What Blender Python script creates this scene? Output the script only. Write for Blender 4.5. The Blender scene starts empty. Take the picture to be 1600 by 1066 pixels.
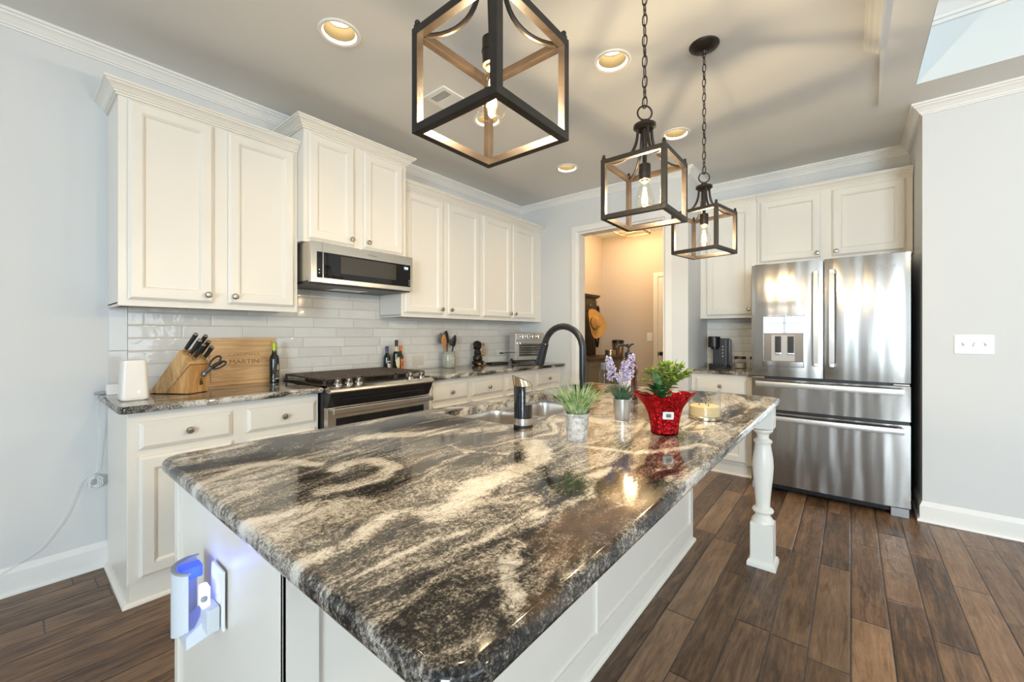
import bpy, bmesh, math, random
from mathutils import Vector, Matrix, noise as mnoise
PI = math.pi
SC = bpy.context.scene
COL = SC.collection
random.seed(7)

# ------------------------------------------------------------------ camera, sky, lights, exposure
cam = bpy.data.objects.new('camera', bpy.data.cameras.new('camera'))
COL.objects.link(cam)
cam.location = (-0.3385, -3.0123, 1.2032)
cam.rotation_euler = (PI / 2, 0, 0.6859 - PI / 2)
cam.data.sensor_width = 36
cam.data.lens = 14.551
cam.data.shift_y = -0.00624
cam.data.clip_start = 0.02
SC.camera = cam

w = bpy.data.worlds.new('sky')
SC.world = w
w.use_nodes = True
w.node_tree.nodes['Background'].inputs[0].default_value = (0.80, 0.90, 1.0, 1)
w.node_tree.nodes['Background'].inputs[1].default_value = 0.5

SC.view_settings.view_transform = 'Standard'
SC.view_settings.look = 'None'
SC.view_settings.gamma = 1
SC.view_settings.use_curve_mapping = False
SC.view_settings.exposure = 0.36

DAY = (0.72, 0.87, 1.0)
WARM = (1.0, 0.80, 0.50)

def area_light(name, loc, rot, sx, sy, power, color):
    d = bpy.data.lights.new(name, 'AREA')
    d.shape = 'RECTANGLE'; d.size = sx; d.size_y = sy; d.energy = power; d.color = color
    o = bpy.data.objects.new(name, d); COL.objects.link(o)
    o.location = loc; o.rotation_euler = rot
    return o

# daylight through the openings of the wall behind the viewer (x = -5); dining-side window is unseen, added for soft ambient fill
area_light('daylight_near_window', (-5.12, -1.75, 1.5), (0, -PI / 2, 0), 1.5, 1.4, 13, DAY)
area_light('daylight_glass_door', (-5.12, -3.25, 1.15), (0, -PI / 2, 0), 2.0, 0.5, 0.8, DAY)
area_light('daylight_far_window', (-5.12, -5.6, 1.4), (0, -PI / 2, 0), 1.7, 2.0, 360, DAY)
area_light('fill_dining_window', (0.2, -8.12, 1.45), (PI / 2, 0, 0), 3.0, 1.7, 55, DAY)

l = bpy.data.lights.new('dining_lamp', 'POINT'); l.energy = 26; l.color = (1.0, .80, .55); l.shadow_soft_size = .12
lo = bpy.data.objects.new('dining_lamp', l); COL.objects.link(lo); lo.location = (1.4, -5.0, 2.2)
PEND_W, HALL_W, REC_W = 23.0, 27.0, 4.5

# ------------------------------------------------------------------ helpers
ORG = {}

def srgb(h):
    if isinstance(h, (tuple, list)):
        return (*h, 1) if len(h) == 3 else tuple(h)
    h = h.lstrip('#')
    c = [int(h[i:i + 2], 16) / 255 for i in (0, 2, 4)]
    return tuple(x / 12.92 if x <= .04045 else ((x + .055) / 1.055) ** 2.4 for x in c) + (1,)

class NT:
    """small wrapper for building node trees"""
    def __init__(s, name):
        s.m = bpy.data.materials.new(name); s.m.use_nodes = True
        s.t = s.m.node_tree; s.n = s.t.nodes
        s.b = s.n['Principled BSDF']
        s.out = s.n['Material Output']
    def new(s, t, **kw):
        x = s.n.new(t)
        for k, v in kw.items(): setattr(x, k, v)
        return x
    def put(s, sock, v):
        if hasattr(v, 'is_output') or isinstance(v, bpy.types.NodeSocket): s.t.links.new(v, sock)
        else: sock.default_value = v
    def M(s, op, a, b=0.0, c=0.0, clamp=False):
        x = s.new('ShaderNodeMath', operation=op, use_clamp=clamp)
        s.put(x.inputs[0], a); s.put(x.inputs[1], b); s.put(x.inputs[2], c)
        return x.outputs[0]
    def VM(s, op, a, b=(0, 0, 0)):
        x = s.new('ShaderNodeVectorMath', operation=op)
        s.put(x.inputs[0], a); s.put(x.inputs[1], b)
        return x.outputs[0]
    def pos(s):
        return s.new('ShaderNodeTexCoord').outputs['Object']
    def sep(s, v):
        x = s.new('ShaderNodeSeparateXYZ'); s.put(x.inputs[0], v); return x.outputs
    def comb(s, x, y, z=0.0):
        c = s.new('ShaderNodeCombineXYZ')
        s.put(c.inputs[0], x); s.put(c.inputs[1], y); s.put(c.inputs[2], z)
        return c.outputs[0]
    def mapping(s, v, loc=(0, 0, 0), rot=(0, 0, 0), scale=(1, 1, 1)):
        x = s.new('ShaderNodeMapping'); s.put(x.inputs['Vector'], v)
        x.inputs['Location'].default_value = loc; x.inputs['Rotation'].default_value = rot; x.inputs['Scale'].default_value = scale
        return x.outputs[0]
    def noise(s, v, scale, detail=2.0, rough=.5, dist=0.0, out='Fac'):
        x = s.new('ShaderNodeTexNoise'); s.put(x.inputs['Vector'], v)
        x.inputs['Scale'].default_value = scale; x.inputs['Detail'].default_value = detail
        x.inputs['Roughness'].default_value = rough; x.inputs['Distortion'].default_value = dist
        return x.outputs[out]
    def ramp(s, f, stops, interp='LINEAR'):
        x = s.new('ShaderNodeValToRGB'); s.put(x.inputs[0], f)
        cr = x.color_ramp; cr.interpolation = interp
        while len(cr.elements) < len(stops): cr.elements.new(.5)
        for e, (p, c) in zip(cr.elements, stops):
            e.position = p; e.color = srgb(c) if not isinstance(c, (int, float)) else (c, c, c, 1)
        return x.outputs[0]
    def mix(s, f, a, b, mode='MIX'):
        x = s.new('ShaderNodeMix', data_type='RGBA', blend_type=mode)
        s.put(x.inputs[0], f)
        s.put(x.inputs[6], a if isinstance(a, bpy.types.NodeSocket) else srgb(a))
        s.put(x.inputs[7], b if isinstance(b, bpy.types.NodeSocket) else srgb(b))
        return x.outputs[2]
    def bump(s, h, strength=.2, dist=.01):
        x = s.new('ShaderNodeBump'); s.put(x.inputs['Height'], h)
        x.inputs['Strength'].default_value = strength; x.inputs['Distance'].default_value = dist
        s.t.links.new(x.outputs[0], s.b.inputs['Normal'])
        return x.outputs[0]
    def set(s, **kw):
        for k, v in kw.items(): s.put(s.b.inputs[k.replace('_', ' ')], v)
        return s
    def planks(s, U, V, w, L):
        row = s.M('FLOOR', s.M('DIVIDE', V, w))
        wn = s.new('ShaderNodeTexWhiteNoise', noise_dimensions='1D'); s.put(wn.inputs['W'], row)
        cu = s.M('DIVIDE', s.M('ADD', U, s.M('MULTIPLY', wn.outputs['Value'], L)), L)
        col = s.M('FLOOR', cu)
        fu, fv = s.M('FRACT', cu), s.M('FRACT', s.M('DIVIDE', V, w))
        w2 = s.new('ShaderNodeTexWhiteNoise', noise_dimensions='2D'); s.put(w2.inputs['Vector'], s.comb(row, col))
        du = s.M('MULTIPLY', s.M('MINIMUM', fu, s.M('SUBTRACT', 1.0, fu)), L)
        dv = s.M('MULTIPLY', s.M('MINIMUM', fv, s.M('SUBTRACT', 1.0, fv)), w)
        return w2.outputs['Value'], s.M('MINIMUM', du, dv), w2.outputs['Color']

def pm(name, color, rough=.5, metal=0.0, bump=0.0, bscale=40.0, **kw):
    n = NT(name)
    n.set(Base_Color=srgb(color), Roughness=rough, Metallic=metal, **kw)
    if bump: n.bump(n.noise(n.pos(), bscale, 3), bump, .004)
    return n.m

def emit(name, color, strength):
    n = NT(name)
    n.set(Base_Color=srgb(color), Emission_Color=srgb(color), Emission_Strength=strength)
    return n.m

def thin_glass(name, tint=(1, 1, 1), gloss=1.0):
    """thin clear pane: transparent, with a mirror share that grows towards grazing view"""
    n = NT(name); t = n.t
    lw = n.new('ShaderNodeLayerWeight'); lw.inputs[0].default_value = .5
    f = n.M('ADD', .035, n.M('MULTIPLY', n.M('POWER', lw.outputs['Facing'], 4.0), .75 * gloss))
    tr = n.new('ShaderNodeBsdfTransparent'); tr.inputs[0].default_value = (*tint, 1)
    gl = n.new('ShaderNodeBsdfGlossy'); gl.inputs['Roughness'].default_value = .03
    mx = n.new('ShaderNodeMixShader')
    t.links.new(f, mx.inputs[0])
    t.links.new(tr.outputs[0], mx.inputs[1]); t.links.new(gl.outputs[0], mx.inputs[2])
    t.links.new(mx.outputs[0], n.out.inputs[0])
    return n.m

class MB:
    def __init__(s): s.bm = bmesh.new(); s.X = Matrix.Identity(4); s.boxes = True
    def v(s, p): return s.bm.verts.new(s.X @ Vector(p))
    def f(s, vs):
        try: return s.bm.faces.new(vs)
        except ValueError: return None
    def box(s, x0, x1, y0, y1, z0, z1, bev=0.0, seg=2):
        x0, x1 = min(x0, x1), max(x0, x1); y0, y1 = min(y0, y1), max(y0, y1); z0, z1 = min(z0, z1), max(z0, z1)
        b = bmesh.new()
        vs = [b.verts.new((x, y, z)) for z in (z0, z1) for y in (y0, y1) for x in (x0, x1)]
        for q in ((0, 2, 3, 1), (4, 5, 7, 6), (0, 1, 5, 4), (2, 6, 7, 3), (0, 4, 6, 2), (1, 3, 7, 5)): b.faces.new([vs[i] for i in q])
        if bev > 0:
            bev = min(bev, .45 * min(x1 - x0, y1 - y0, z1 - z0))
            bmesh.ops.bevel(b, geom=list(b.edges), offset=bev, segments=seg, affect='EDGES', profile=.5)
        s.join(b); return s
    def join(s, b):
        mp = {}
        for v in b.verts: mp[v] = s.v(v.co)
        for f in b.faces: s.f([mp[v] for v in f.verts])
        b.free()
    def loft(s, loops, cap0=True, cap1=True, closed=True):
        s.boxes = False
        L = [[s.v(p) for p in lp] for lp in loops]
        n = len(L[0])
        for a, b in zip(L, L[1:]):
            for i in range(n if closed else n - 1):
                j = (i + 1) % n
                s.f([a[i], a[j], b[j], b[i]])
        if cap0 and n > 2: s.f(L[0][::-1])
        if cap1 and n > 2: s.f(L[-1])
        return L
    def tube(s, pts, r, n=10, caps=True, flat=None, closed=False):
        pts = [Vector(p) for p in pts]
        rs = r if isinstance(r, (list, tuple)) else [r] * len(pts)
        loops = []; ref = None
        N = len(pts)
        for i, p in enumerate(pts):
            if closed: d = pts[(i + 1) % N] - pts[i - 1]
            else: d = pts[min(i + 1, N - 1)] - pts[max(i - 1, 0)]
            if d.length < 1e-9: d = Vector((0, 0, 1))
            d.normalize()
            if ref is None: ref = Vector((0, 0, 1)) if abs(d.z) < .9 else Vector((1, 0, 0))
            a = d.cross(ref)
            if a.length < 1e-6: a = d.cross(Vector((0, 1, 0)))
            a.normalize(); b = a.cross(d).normalized(); ref = b
            k = flat or 1.0
            loops.append([p + (a * math.cos(t) * k + b * math.sin(t)) * rs[i] for t in [2 * PI * q / n for q in range(n)]])
        if closed:
            L = [[s.v(p) for p in lp] for lp in loops]
            for q in range(N):
                A, B = L[q], L[(q + 1) % N]
                for i in range(n): s.f([A[i], A[(i + 1) % n], B[(i + 1) % n], B[i]])
        else: s.loft(loops, caps, caps)
        return s
    def lathe(s, prof, c=(0, 0, 0), n=32, axis=None, cap0=True, cap1=True, wob=None):
        R = Matrix.Identity(3) if axis is None else Vector((0, 0, 1)).rotation_difference(Vector(axis)).to_matrix()
        c = Vector(c); loops = []
        for r, z in prof:
            lp = []
            for i in range(n):
                t = 2 * PI * i / n
                q = Vector((r * math.cos(t), r * math.sin(t), z))
                if wob: q = wob(q, t)
                lp.append(c + R @ q)
            loops.append(lp)
        s.loft(loops, cap0, cap1); return s
    def ball(s, c, rx, ry=None, rz=None, n=16, m=10):
        ry = rx if ry is None else ry; rz = rx if rz is None else rz
        prof = [(math.sin(PI * k / m), -math.cos(PI * k / m)) for k in range(1, m)]
        c = Vector(c)
        s.loft([[c + Vector((r * rx * math.cos(2 * PI * i / n), r * ry * math.sin(2 * PI * i / n), z * rz)) for i in range(n)] for r, z in prof])
        return s
    def sweep(s, path, prof, closed=False, up=1):
        """profile (out, z) swept along an XY path with mitred corners; out lies to the right of travel"""
        P = [Vector(p).to_2d() if len(p) == 3 else Vector(p) for p in path]; N = len(P)
        loops = []
        for i, p in enumerate(P):
            d0 = (P[i] - P[i - 1]).normalized() if (closed or i > 0) else None
            d1 = (P[(i + 1) % N] - P[i]).normalized() if (closed or i < N - 1) else None
            d0 = d0 or d1; d1 = d1 or d0
            n0, n1 = Vector((d0.y, -d0.x)), Vector((d1.y, -d1.x))
            mt = (n0 + n1); mt = mt / max(mt.dot(n0), .2)
            loops.append([(p.x + mt.x * o, p.y + mt.y * o, z) for o, z in prof])
        if closed: loops.append(loops[0])
        s.loft(loops, not closed, not closed)
        return s
    def plate(s, outer, holes, mp, d0, d1, fill1=True):
        """polygon with holes in (a, b) mapped by mp(a, b, d), given thickness d0..d1"""
        s.boxes = False
        for d, fill in ((d0, True), (d1, fill1)):
            if not fill: continue
            b = bmesh.new(); es = []
            for lp in [outer] + holes:
                vs = [b.verts.new(mp(x, y, d)) for x, y in lp]
                es += [b.edges.new((vs[i], vs[(i + 1) % len(vs)])) for i in range(len(vs))]
            bmesh.ops.triangle_fill(b, use_beauty=True, use_dissolve=False, edges=es)
            s.join(b)
        if fill1:
            for lp in [outer] + holes:
                s.loft([[mp(x, y, d0) for x, y in lp], [mp(x, y, d1) for x, y in lp]], False, False)
        return s
    def build(s, name, mat, parent=None, sharp=35, label=None, weld=True):
        bm = s.bm
        if weld and not s.boxes: bmesh.ops.remove_doubles(bm, verts=list(bm.verts), dist=1e-5)
        bmesh.ops.recalc_face_normals(bm, faces=list(bm.faces))
        root = parent
        while root is not None and root.parent is not None: root = root.parent
        if root is not None and root.name in ORG: bm.transform(ORG[root.name])
        me = bpy.data.meshes.new(name)
        bm.to_mesh(me); bm.free()
        for p in me.polygons: p.use_smooth = True
        me.set_sharp_from_angle(angle=math.radians(sharp))
        me.materials.append(mat)
        o = bpy.data.objects.new(name, me); COL.objects.link(o)
        if weld: o.modifiers.new('weighted_normals', 'WEIGHTED_NORMAL').keep_sharp = True
        if parent is not None: o.parent = parent
        if label: o['label'] = label
        return o

def tag(o, label, cat, group=None):
    o['label'] = label; o['category'] = cat
    if group: o['group'] = group
    return o

def thing(name, label, cat, loc, rotz=0.0, local=False, group=None):
    o = bpy.data.objects.new(name, None); COL.objects.link(o)
    o.empty_display_size = .05
    o.location = loc; o.rotation_euler = (0, 0, rotz)
    if not local: ORG[o.name] = Matrix.Translation(-Vector(loc))
    return tag(o, label, cat, group)

def struct(o):
    o['kind'] = 'structure'; return o

def dup(root, loc, rotz=0.0, label=None):
    def cp(o, par):
        c = o.copy(); COL.objects.link(c)
        if par is not None: c.parent = par
        for ch in list(o.children): cp(ch, c)
        return c
    r = cp(root, None); r.location = loc; r.rotation_euler = (0, 0, rotz)
    if label: r['label'] = label
    return r

def rrect(x0, x1, y0, y1, r, n=6):
    pts = []
    for cx, cy, a in ((x1 - r, y1 - r, 0), (x0 + r, y1 - r, PI / 2), (x0 + r, y0 + r, PI), (x1 - r, y0 + r, 1.5 * PI)):
        for k in range(n + 1):
            t = a + PI / 2 * k / n
            pts.append((cx + r * math.cos(t), cy + r * math.sin(t)))
    return pts

def inset(poly, d):
    """offset a counter-clockwise polygon inwards by d"""
    out = []; N = len(poly)
    for i in range(N):
        p0, p1, p2 = Vector(poly[i - 1]), Vector(poly[i]), Vector(poly[(i + 1) % N])
        a, b = (p1 - p0), (p2 - p1)
        if a.length < 1e-9: a = b
        if b.length < 1e-9: b = a
        a.normalize(); b.normalize()
        n0, n1 = Vector((-a.y, a.x)), Vector((-b.y, b.x))
        m = n0 + n1; m = m / max(m.dot(n0), .3)
        q = p1 + m * d; out.append((q.x, q.y))
    return out

def text_mesh(body, size, mat, name, parent, loc, rot, extrude=.0004, align='CENTER', label=None, shear=0.0, sx=1.0):
    cu = bpy.data.curves.new(name, 'FONT'); cu.body = body; cu.size = size; cu.align_x = align; cu.extrude = extrude; cu.shear = shear
    tmp = bpy.data.objects.new('tmp_lettering', cu); COL.objects.link(tmp)
    dg = bpy.context.evaluated_depsgraph_get(); dg.update()
    me = bpy.data.meshes.new_from_object(tmp.evaluated_get(dg))
    bpy.data.objects.remove(tmp)
    me.transform(Matrix.Translation(loc) @ rot.to_4x4() @ Matrix.Diagonal((sx, 1, 1, 1)))
    root = parent
    while root.parent is not None: root = root.parent
    if root.name in ORG: me.transform(ORG[root.name])
    me.name = name; me.materials.clear(); me.materials.append(mat)
    o = bpy.data.objects.new(name, me); COL.objects.link(o); o.parent = parent
    return o
FACE_Y = Matrix(((1, 0, 0), (0, 0, -1), (0, 1, 0)))     # lettering on a surface facing -y
FACE_X = Matrix(((0, 0, -1), (-1, 0, 0), (0, 1, 0)))    # lettering on a surface facing -x

# ------------------------------------------------------------------ materials
PAINT = pm('cabinet_paint', (.81, .765, .685), .32)
TRIM = pm('trim_paint', (.82, .80, .76), .35)
WALL = pm('wall_paint', (.68, .68, .665), .7, bump=.03, bscale=90)
HALLWALL = pm('hall_paint', (.58, .50, .41), .7)
CEIL = pm('ceiling_paint', (.735, .728, .705), .8)
TRAYW = pm('tray_paint', (.66, .70, .70), .7)
DARKM = pm('aged_bronze', (.030, .022, .016), .42, .5)
BLACKM = pm('matte_black', (.012, .013, .016), .32)
BLACKP = pm('black_plastic', (.010, .010, .011), .38)
BLACKG = pm('black_glass', (.008, .008, .009), .05)
IRON = pm('cast_iron', (.075, .055, .042), .38, .3)
NICKEL = pm('brushed_nickel', (.42, .38, .32), .3, 1.0)
CHROME = pm('chrome', (.78, .78, .78), .1, 1.0)
WHITEP = pm('white_plastic', (.82, .82, .80), .35)
GREYP = pm('grey_plastic', (.34, .36, .38), .4)
GLASS = thin_glass('clear_glass', (.97, .98, .98))
BULBG = thin_glass('bulb_glass', (1, .97, .9), .6)
FILAM = emit('glowing_filament', (1.0, .66, .26), 25)
RECLED = emit('lit_diffuser', (1.0, .84, .58), 3)
RECCONE = pm('recess_reflector', (.022, .019, .013), .8, **{'Specular_IOR_Level': 0.0})
PAPER = pm('label_paper', (.75, .70, .62), .6)

def wood(name, stops, scale=(1.2, 14, 14), rot=(0, 0, 0), rough=.45, ns=3.0):
    n = NT(name); p = n.mapping(n.pos(), rot=rot, scale=scale)
    f = n.noise(p, ns, 6, .6, 1.2)
    n.set(Base_Color=n.ramp(f, stops), Roughness=rough)
    n.bump(f, .08, .003)
    return n.m
BOARDW = wood('cutting_board_wood', [(.3, '#b98c58'), (.5, '#cfa571'), (.7, '#dcb988')], (1.2, 8, 14))
BLOCKW = wood('knife_block_wood', [(.3, '#9f7846'), (.5, '#c79e68'), (.7, '#dfc090')], (10, 2.2, 2.2), rot=(0.9, 0, 0))
BLOCKD = wood('knife_block_front_wood', [(.3, '#a3743d'), (.5, '#c39057'), (.7, '#d4a871')], (14, 14, 2))
SPOONW = pm('spoon_wood', '#b98248', .5)
DARKW = wood('dark_stained_wood', [(.3, '#2e2118'), (.5, '#3f2f22'), (.7, '#54402e')], (1.5, 14, 3))

def mk_stainless(name, base=(.60, .585, .56), rough=.2, streak=(1, 1, 1), aniso=.65, wave=.02):
    n = NT(name); p = n.pos()
    fine = n.noise(n.mapping(p, scale=streak), 6.0, 4, .7)
    n.set(Base_Color=base + (1,), Metallic=1.0, Anisotropic=aniso,
          Roughness=n.M('ADD', rough - .05, n.M('MULTIPLY', fine, .1)))
    tg = n.new('ShaderNodeTangent'); tg.direction_type = 'RADIAL'; tg.axis = 'Z'
    n.t.links.new(tg.outputs[0], n.b.inputs['Tangent'])
    if wave: n.bump(n.noise(n.mapping(p, scale=(4, 4, .5)), 1.0, 2), wave, .25)
    return n.m
STEEL = mk_stainless('stainless_steel', streak=(.4, .4, 60))
STEELF = mk_stainless('fridge_steel', (.37, .345, .315), .21, (.3, .3, 70), .7, .14)
HANDLES = mk_stainless('handle_steel', (.60, .565, .53), .36, (.3, .3, 40), .2, 0)
STEELW = mk_stainless('warm_steel', (.62, .58, .52), .24, (.3, .3, 70), .6, .02)
SINKS = mk_stainless('sink_steel', (.70, .66, .61), .30, (.5, .5, 50), .4, .02)

# cream veins (half width, points) and dark clouds (x, y, radius) of the island slab, in metres
VEINS = [
    (0.009, [(0.025, -2.707), (0.040, -2.693), (0.068, -2.678), (0.091, -2.648), (0.113, -2.621), (0.157, -2.600), (0.187, -2.590)]),
    (0.004, [(0.168, -2.541), (0.212, -2.540), (0.249, -2.559)]),
    (0.010, [(0.276, -2.550), (0.324, -2.566), (0.377, -2.576), (0.423, -2.594), (0.479, -2.578), (0.523, -2.548), (0.586, -2.544), (0.641, -2.569)]),
    (0.004, [(0.437, -2.630), (0.422, -2.668), (0.428, -2.685)]),
    (0.011, [(0.746, -2.401), (0.768, -2.467), (0.777, -2.536), (0.844, -2.580), (0.926, -2.621), (1.000, -2.669), (0.998, -2.709)]),
    (0.004, [(0.673, -2.636), (0.723, -2.654), (0.731, -2.702)]),
    (0.030, [(0.164, -2.404), (0.251, -2.404), (0.314, -2.376), (0.404, -2.390), (0.523, -2.364), (0.712, -2.250)]),
    (0.013, [(-0.084, -1.883), (0.007, -1.856), (0.072, -1.849), (0.144, -1.874), (0.158, -1.953)]),
    (0.006, [(-0.075, -2.155), (-0.046, -2.183), (-0.004, -2.202), (0.037, -2.210), (0.078, -2.186)]),
    (0.020, [(0.170, -2.027), (0.222, -2.001), (0.275, -2.017), (0.282, -2.105), (0.213, -2.147), (0.134, -2.160), (0.091, -2.150)]),
    (0.010, [(-0.074, -2.389), (-0.036, -2.383), (0.002, -2.384), (0.060, -2.350), (0.119, -2.343), (0.158, -2.357), (0.184, -2.424)]),
    (0.004, [(-0.091, -2.496), (-0.037, -2.481), (0.031, -2.465), (0.105, -2.459), (0.174, -2.503)]),
    (0.006, [(0.297, -2.202), (0.333, -2.212), (0.402, -2.188), (0.497, -2.163), (0.524, -2.085)]),
    (0.006, [(0.503, -2.158), (0.545, -2.258)]),
    (0.028, [(0.396, -1.791), (0.496, -1.846), (0.620, -1.945), (0.779, -2.024)]),
    (0.008, [(-0.057, -1.628), (0.116, -1.596), (0.241, -1.536), (0.377, -1.592), (0.564, -1.598)]),
    (0.006, [(1.222, -2.555), (1.354, -2.620), (1.673, -2.670), (2.176, -2.651)]),
]
DARKS = [
    (0.900, -1.655, 0.045), (0.960, -1.655, 0.045), (1.020, -1.653, 0.045), (1.500, -1.653, 0.05), (1.56, -1.67, 0.05), (1.585, -1.98, 0.05), (1.585, -2.03, 0.05),
    (0.120, -2.046, 0.051),
    (0.174, -2.209, 0.051),
    (-0.001, -2.274, 0.025),
    (0.483, -2.512, 0.054),
    (0.518, -2.625, 0.058),
    (0.966, -2.439, 0.062),
    (-0.044, -2.601, 0.096),
    (0.034, -2.605, 0.091),
    (-0.040, -1.756, 0.031),
    (0.682, -1.810, 0.082),
    (0.230, -2.629, 0.046),
]
def mk_granite():
    n = NT('swirled_granite'); p = n.pos()
    q = n.mapping(p, rot=(0, 0, math.radians(-16)), scale=(.75, 1.7, 1.7))
    wv = n.noise(q, 1.4, 4, .55, .5, out='Color')
    wq = n.VM('ADD', q, n.VM('MULTIPLY', n.VM('SUBTRACT', wv, (.5, .5, .5)), (1.3, 1.3, 1.3)))
    broad = n.noise(wq, 2.6, 4, .55, .5)
    flow = n.noise(n.mapping(wq, scale=(1.0, 3.6, 1)), 3.2, 5, .62, .4)
    sp1 = n.noise(p, 250, 3, .8)
    sp0 = n.noise(p, 120, 3, .75)
    sp2 = n.noise(n.mapping(wq, scale=(1.0, 3.0, 2.0)), 34, 4, .75)
    t = n.M('ADD', n.M('MULTIPLY', broad, .52), n.M('MULTIPLY', flow, .48))
    t = n.M('ADD', n.M('MULTIPLY', n.M('SUBTRACT', t, .5), 1.36), .487)
    at = n.new('ShaderNodeAttribute'); at.attribute_name = 'stone_vein'
    total = n.M('ADD', at.outputs['Fac'], n.M('MULTIPLY', n.M('SUBTRACT', n.noise(p, 45, 3, .7), .5), 1.2))
    total = n.M('MULTIPLY', n.M('ADD', total, .0, clamp=True), n.M('GREATER_THAN', at.outputs['Fac'], -1.4))
    t = n.M('ADD', t, n.M('MULTIPLY', total, .155))
    ad = n.new('ShaderNodeAttribute'); ad.attribute_name = 'stone_dark'; dark = ad.outputs['Fac']
    t = n.M('SUBTRACT', t, n.M('MULTIPLY', n.M('MULTIPLY', dark, n.M('SUBTRACT', 1.0, total)), .055))
    t = n.M('ADD', t, n.M('MULTIPLY', n.M('SUBTRACT', sp1, .5), .52))
    t = n.M('ADD', t, n.M('MULTIPLY', n.M('SUBTRACT', sp0, .5), .40))
    t = n.M('ADD', t, n.M('MULTIPLY', n.M('SUBTRACT', sp2, .5), .26))
    col = n.ramp(t, [(.32, (.006, .006, .007)), (.405, (.030, .028, .026)), (.465, (.105, .094, .078)), (.52, (.24, .212, .175)), (.585, (.44, .40, .345)), (.71, (.65, .62, .57))])
    dn = n.noise(wq, 3.3, 3, .5, .9)
    dv = n.M('SUBTRACT', 1.0, n.M('DIVIDE', n.M('ABSOLUTE', n.M('SUBTRACT', dn, .46)), .010), clamp=True)
    col = n.mix(n.M('MULTIPLY', dv, .6), col, (.022, .02, .018))
    rust = n.ramp(n.noise(q, 3.5, 3), [(.62, 0.0), (.74, .5)])
    col = n.mix(n.M('MULTIPLY', rust, .6), col, (.36, .20, .09))
    n.set(Base_Color=col, Roughness=.075, Specular_IOR_Level=.5)
    return n.m
GRANITE = mk_granite()

def mk_floor():
    n = NT('hand_scraped_planks'); p = n.pos(); x, y, z = n.sep(p)
    rnd, gap, rc = n.planks(x, y, .1255, .82)
    off = n.VM('MULTIPLY', rc, (13, 13, 13))
    g = n.noise(n.VM('ADD', n.mapping(p, scale=(2.2, 22, 1)), off), 1.6, 6, .65, 1.4)
    blot = n.noise(n.VM('ADD', n.mapping(p, scale=(1.2, 3.5, 1)), off), 2.6, 4, .6, .8)
    f = n.M('ADD', n.M('MULTIPLY', rnd, .24), n.M('ADD', n.M('MULTIPLY', g, .62), n.M('MULTIPLY', blot, .40)))
    f = n.M('ADD', f, n.M('MULTIPLY', n.M('SUBTRACT', n.noise(n.VM('ADD', n.mapping(p, scale=(6, 90, 1)), off), 2.0, 4, .7, .6), .5), .30))
    col = n.ramp(f, [(.38, (.024, .014, .008)), (.54, (.100, .055, .030)), (.69, (.200, .116, .064)), (.88, (.33, .205, .12))])
    col = n.mix(n.ramp(gap, [(.0010, 1.0), (.0026, 0.0)]), col, (.006, .004, .003))
    n.set(Base_Color=col, Roughness=n.M('ADD', .22, n.M('MULTIPLY', blot, .20)), Specular_IOR_Level=.38)
    scr = n.noise(n.VM('ADD', n.mapping(p, scale=(3.0, 9, 1)), off), 3.2, 2, .5, .6)
    ed = n.ramp(gap, [(0.0, 0.0), (.005, 1.0)])
    h = n.M('ADD', n.M('MULTIPLY', scr, .7), n.M('ADD', n.M('MULTIPLY', g, .25), n.M('MULTIPLY', ed, .5)))
    n.bump(h, .55, .008)
    return n.m
FLOOR = mk_floor()

def mk_tile(name, axis, z0):
    n = NT(name); p = n.pos(); x, y, z = n.sep(p)
    U = x if axis == 'x' else y
    rnd, gap, rc = n.planks(U, n.M('SUBTRACT', z, z0), .0715, .31)
    off = n.VM('MULTIPLY', rc, (7, 7, 7))
    pp = n.VM('ADD', p, off)
    cl = n.noise(pp, 9, 3)
    col = n.mix(n.M('ADD', n.M('MULTIPLY', rnd, .5), n.M('MULTIPLY', cl, .5)), (.60, .575, .53), (.79, .765, .715))
    grout = n.ramp(gap, [(.0010, 1.0), (.0018, 0.0)])
    col = n.mix(grout, col, (.50, .47, .42))
    n.set(Base_Color=col, Roughness=n.M('ADD', .07, n.M('MULTIPLY', grout, .6)), Specular_IOR_Level=.6)
    wave = n.noise(pp, 16, 2, .5)
    lip = n.ramp(gap, [(0.0, 0.0), (.006, 1.0)])
    n.bump(n.M('ADD', n.M('MULTIPLY', wave, 1.2), n.M('MULTIPLY', lip, .5)), .45, .006)
    return n.m
ZT = .897
TILE = mk_tile('handmade_white_tile', 'x', ZT)
TILEN = mk_tile('handmade_white_tile_nook', 'y', ZT)

# ------------------------------------------------------------------ the room
CH = 2.69          # ceiling
XD, XB, XR = 3.504, 4.151, 3.416      # doorway wall, back of the fridge alcove, right wall
YL, YR = -1.8925, -3.371               # sides of the alcove
RX, RY = -5.0, -8.0                    # far ends of the open-plan room
HX, HY = 5.55, -0.01                   # far wall and left wall of the hall
T = .12

m = MB(); m.box(RX - .3, HX + .2, RY - .3, .2, -.12, 0); struct(m.build('floor', FLOOR))

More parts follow.
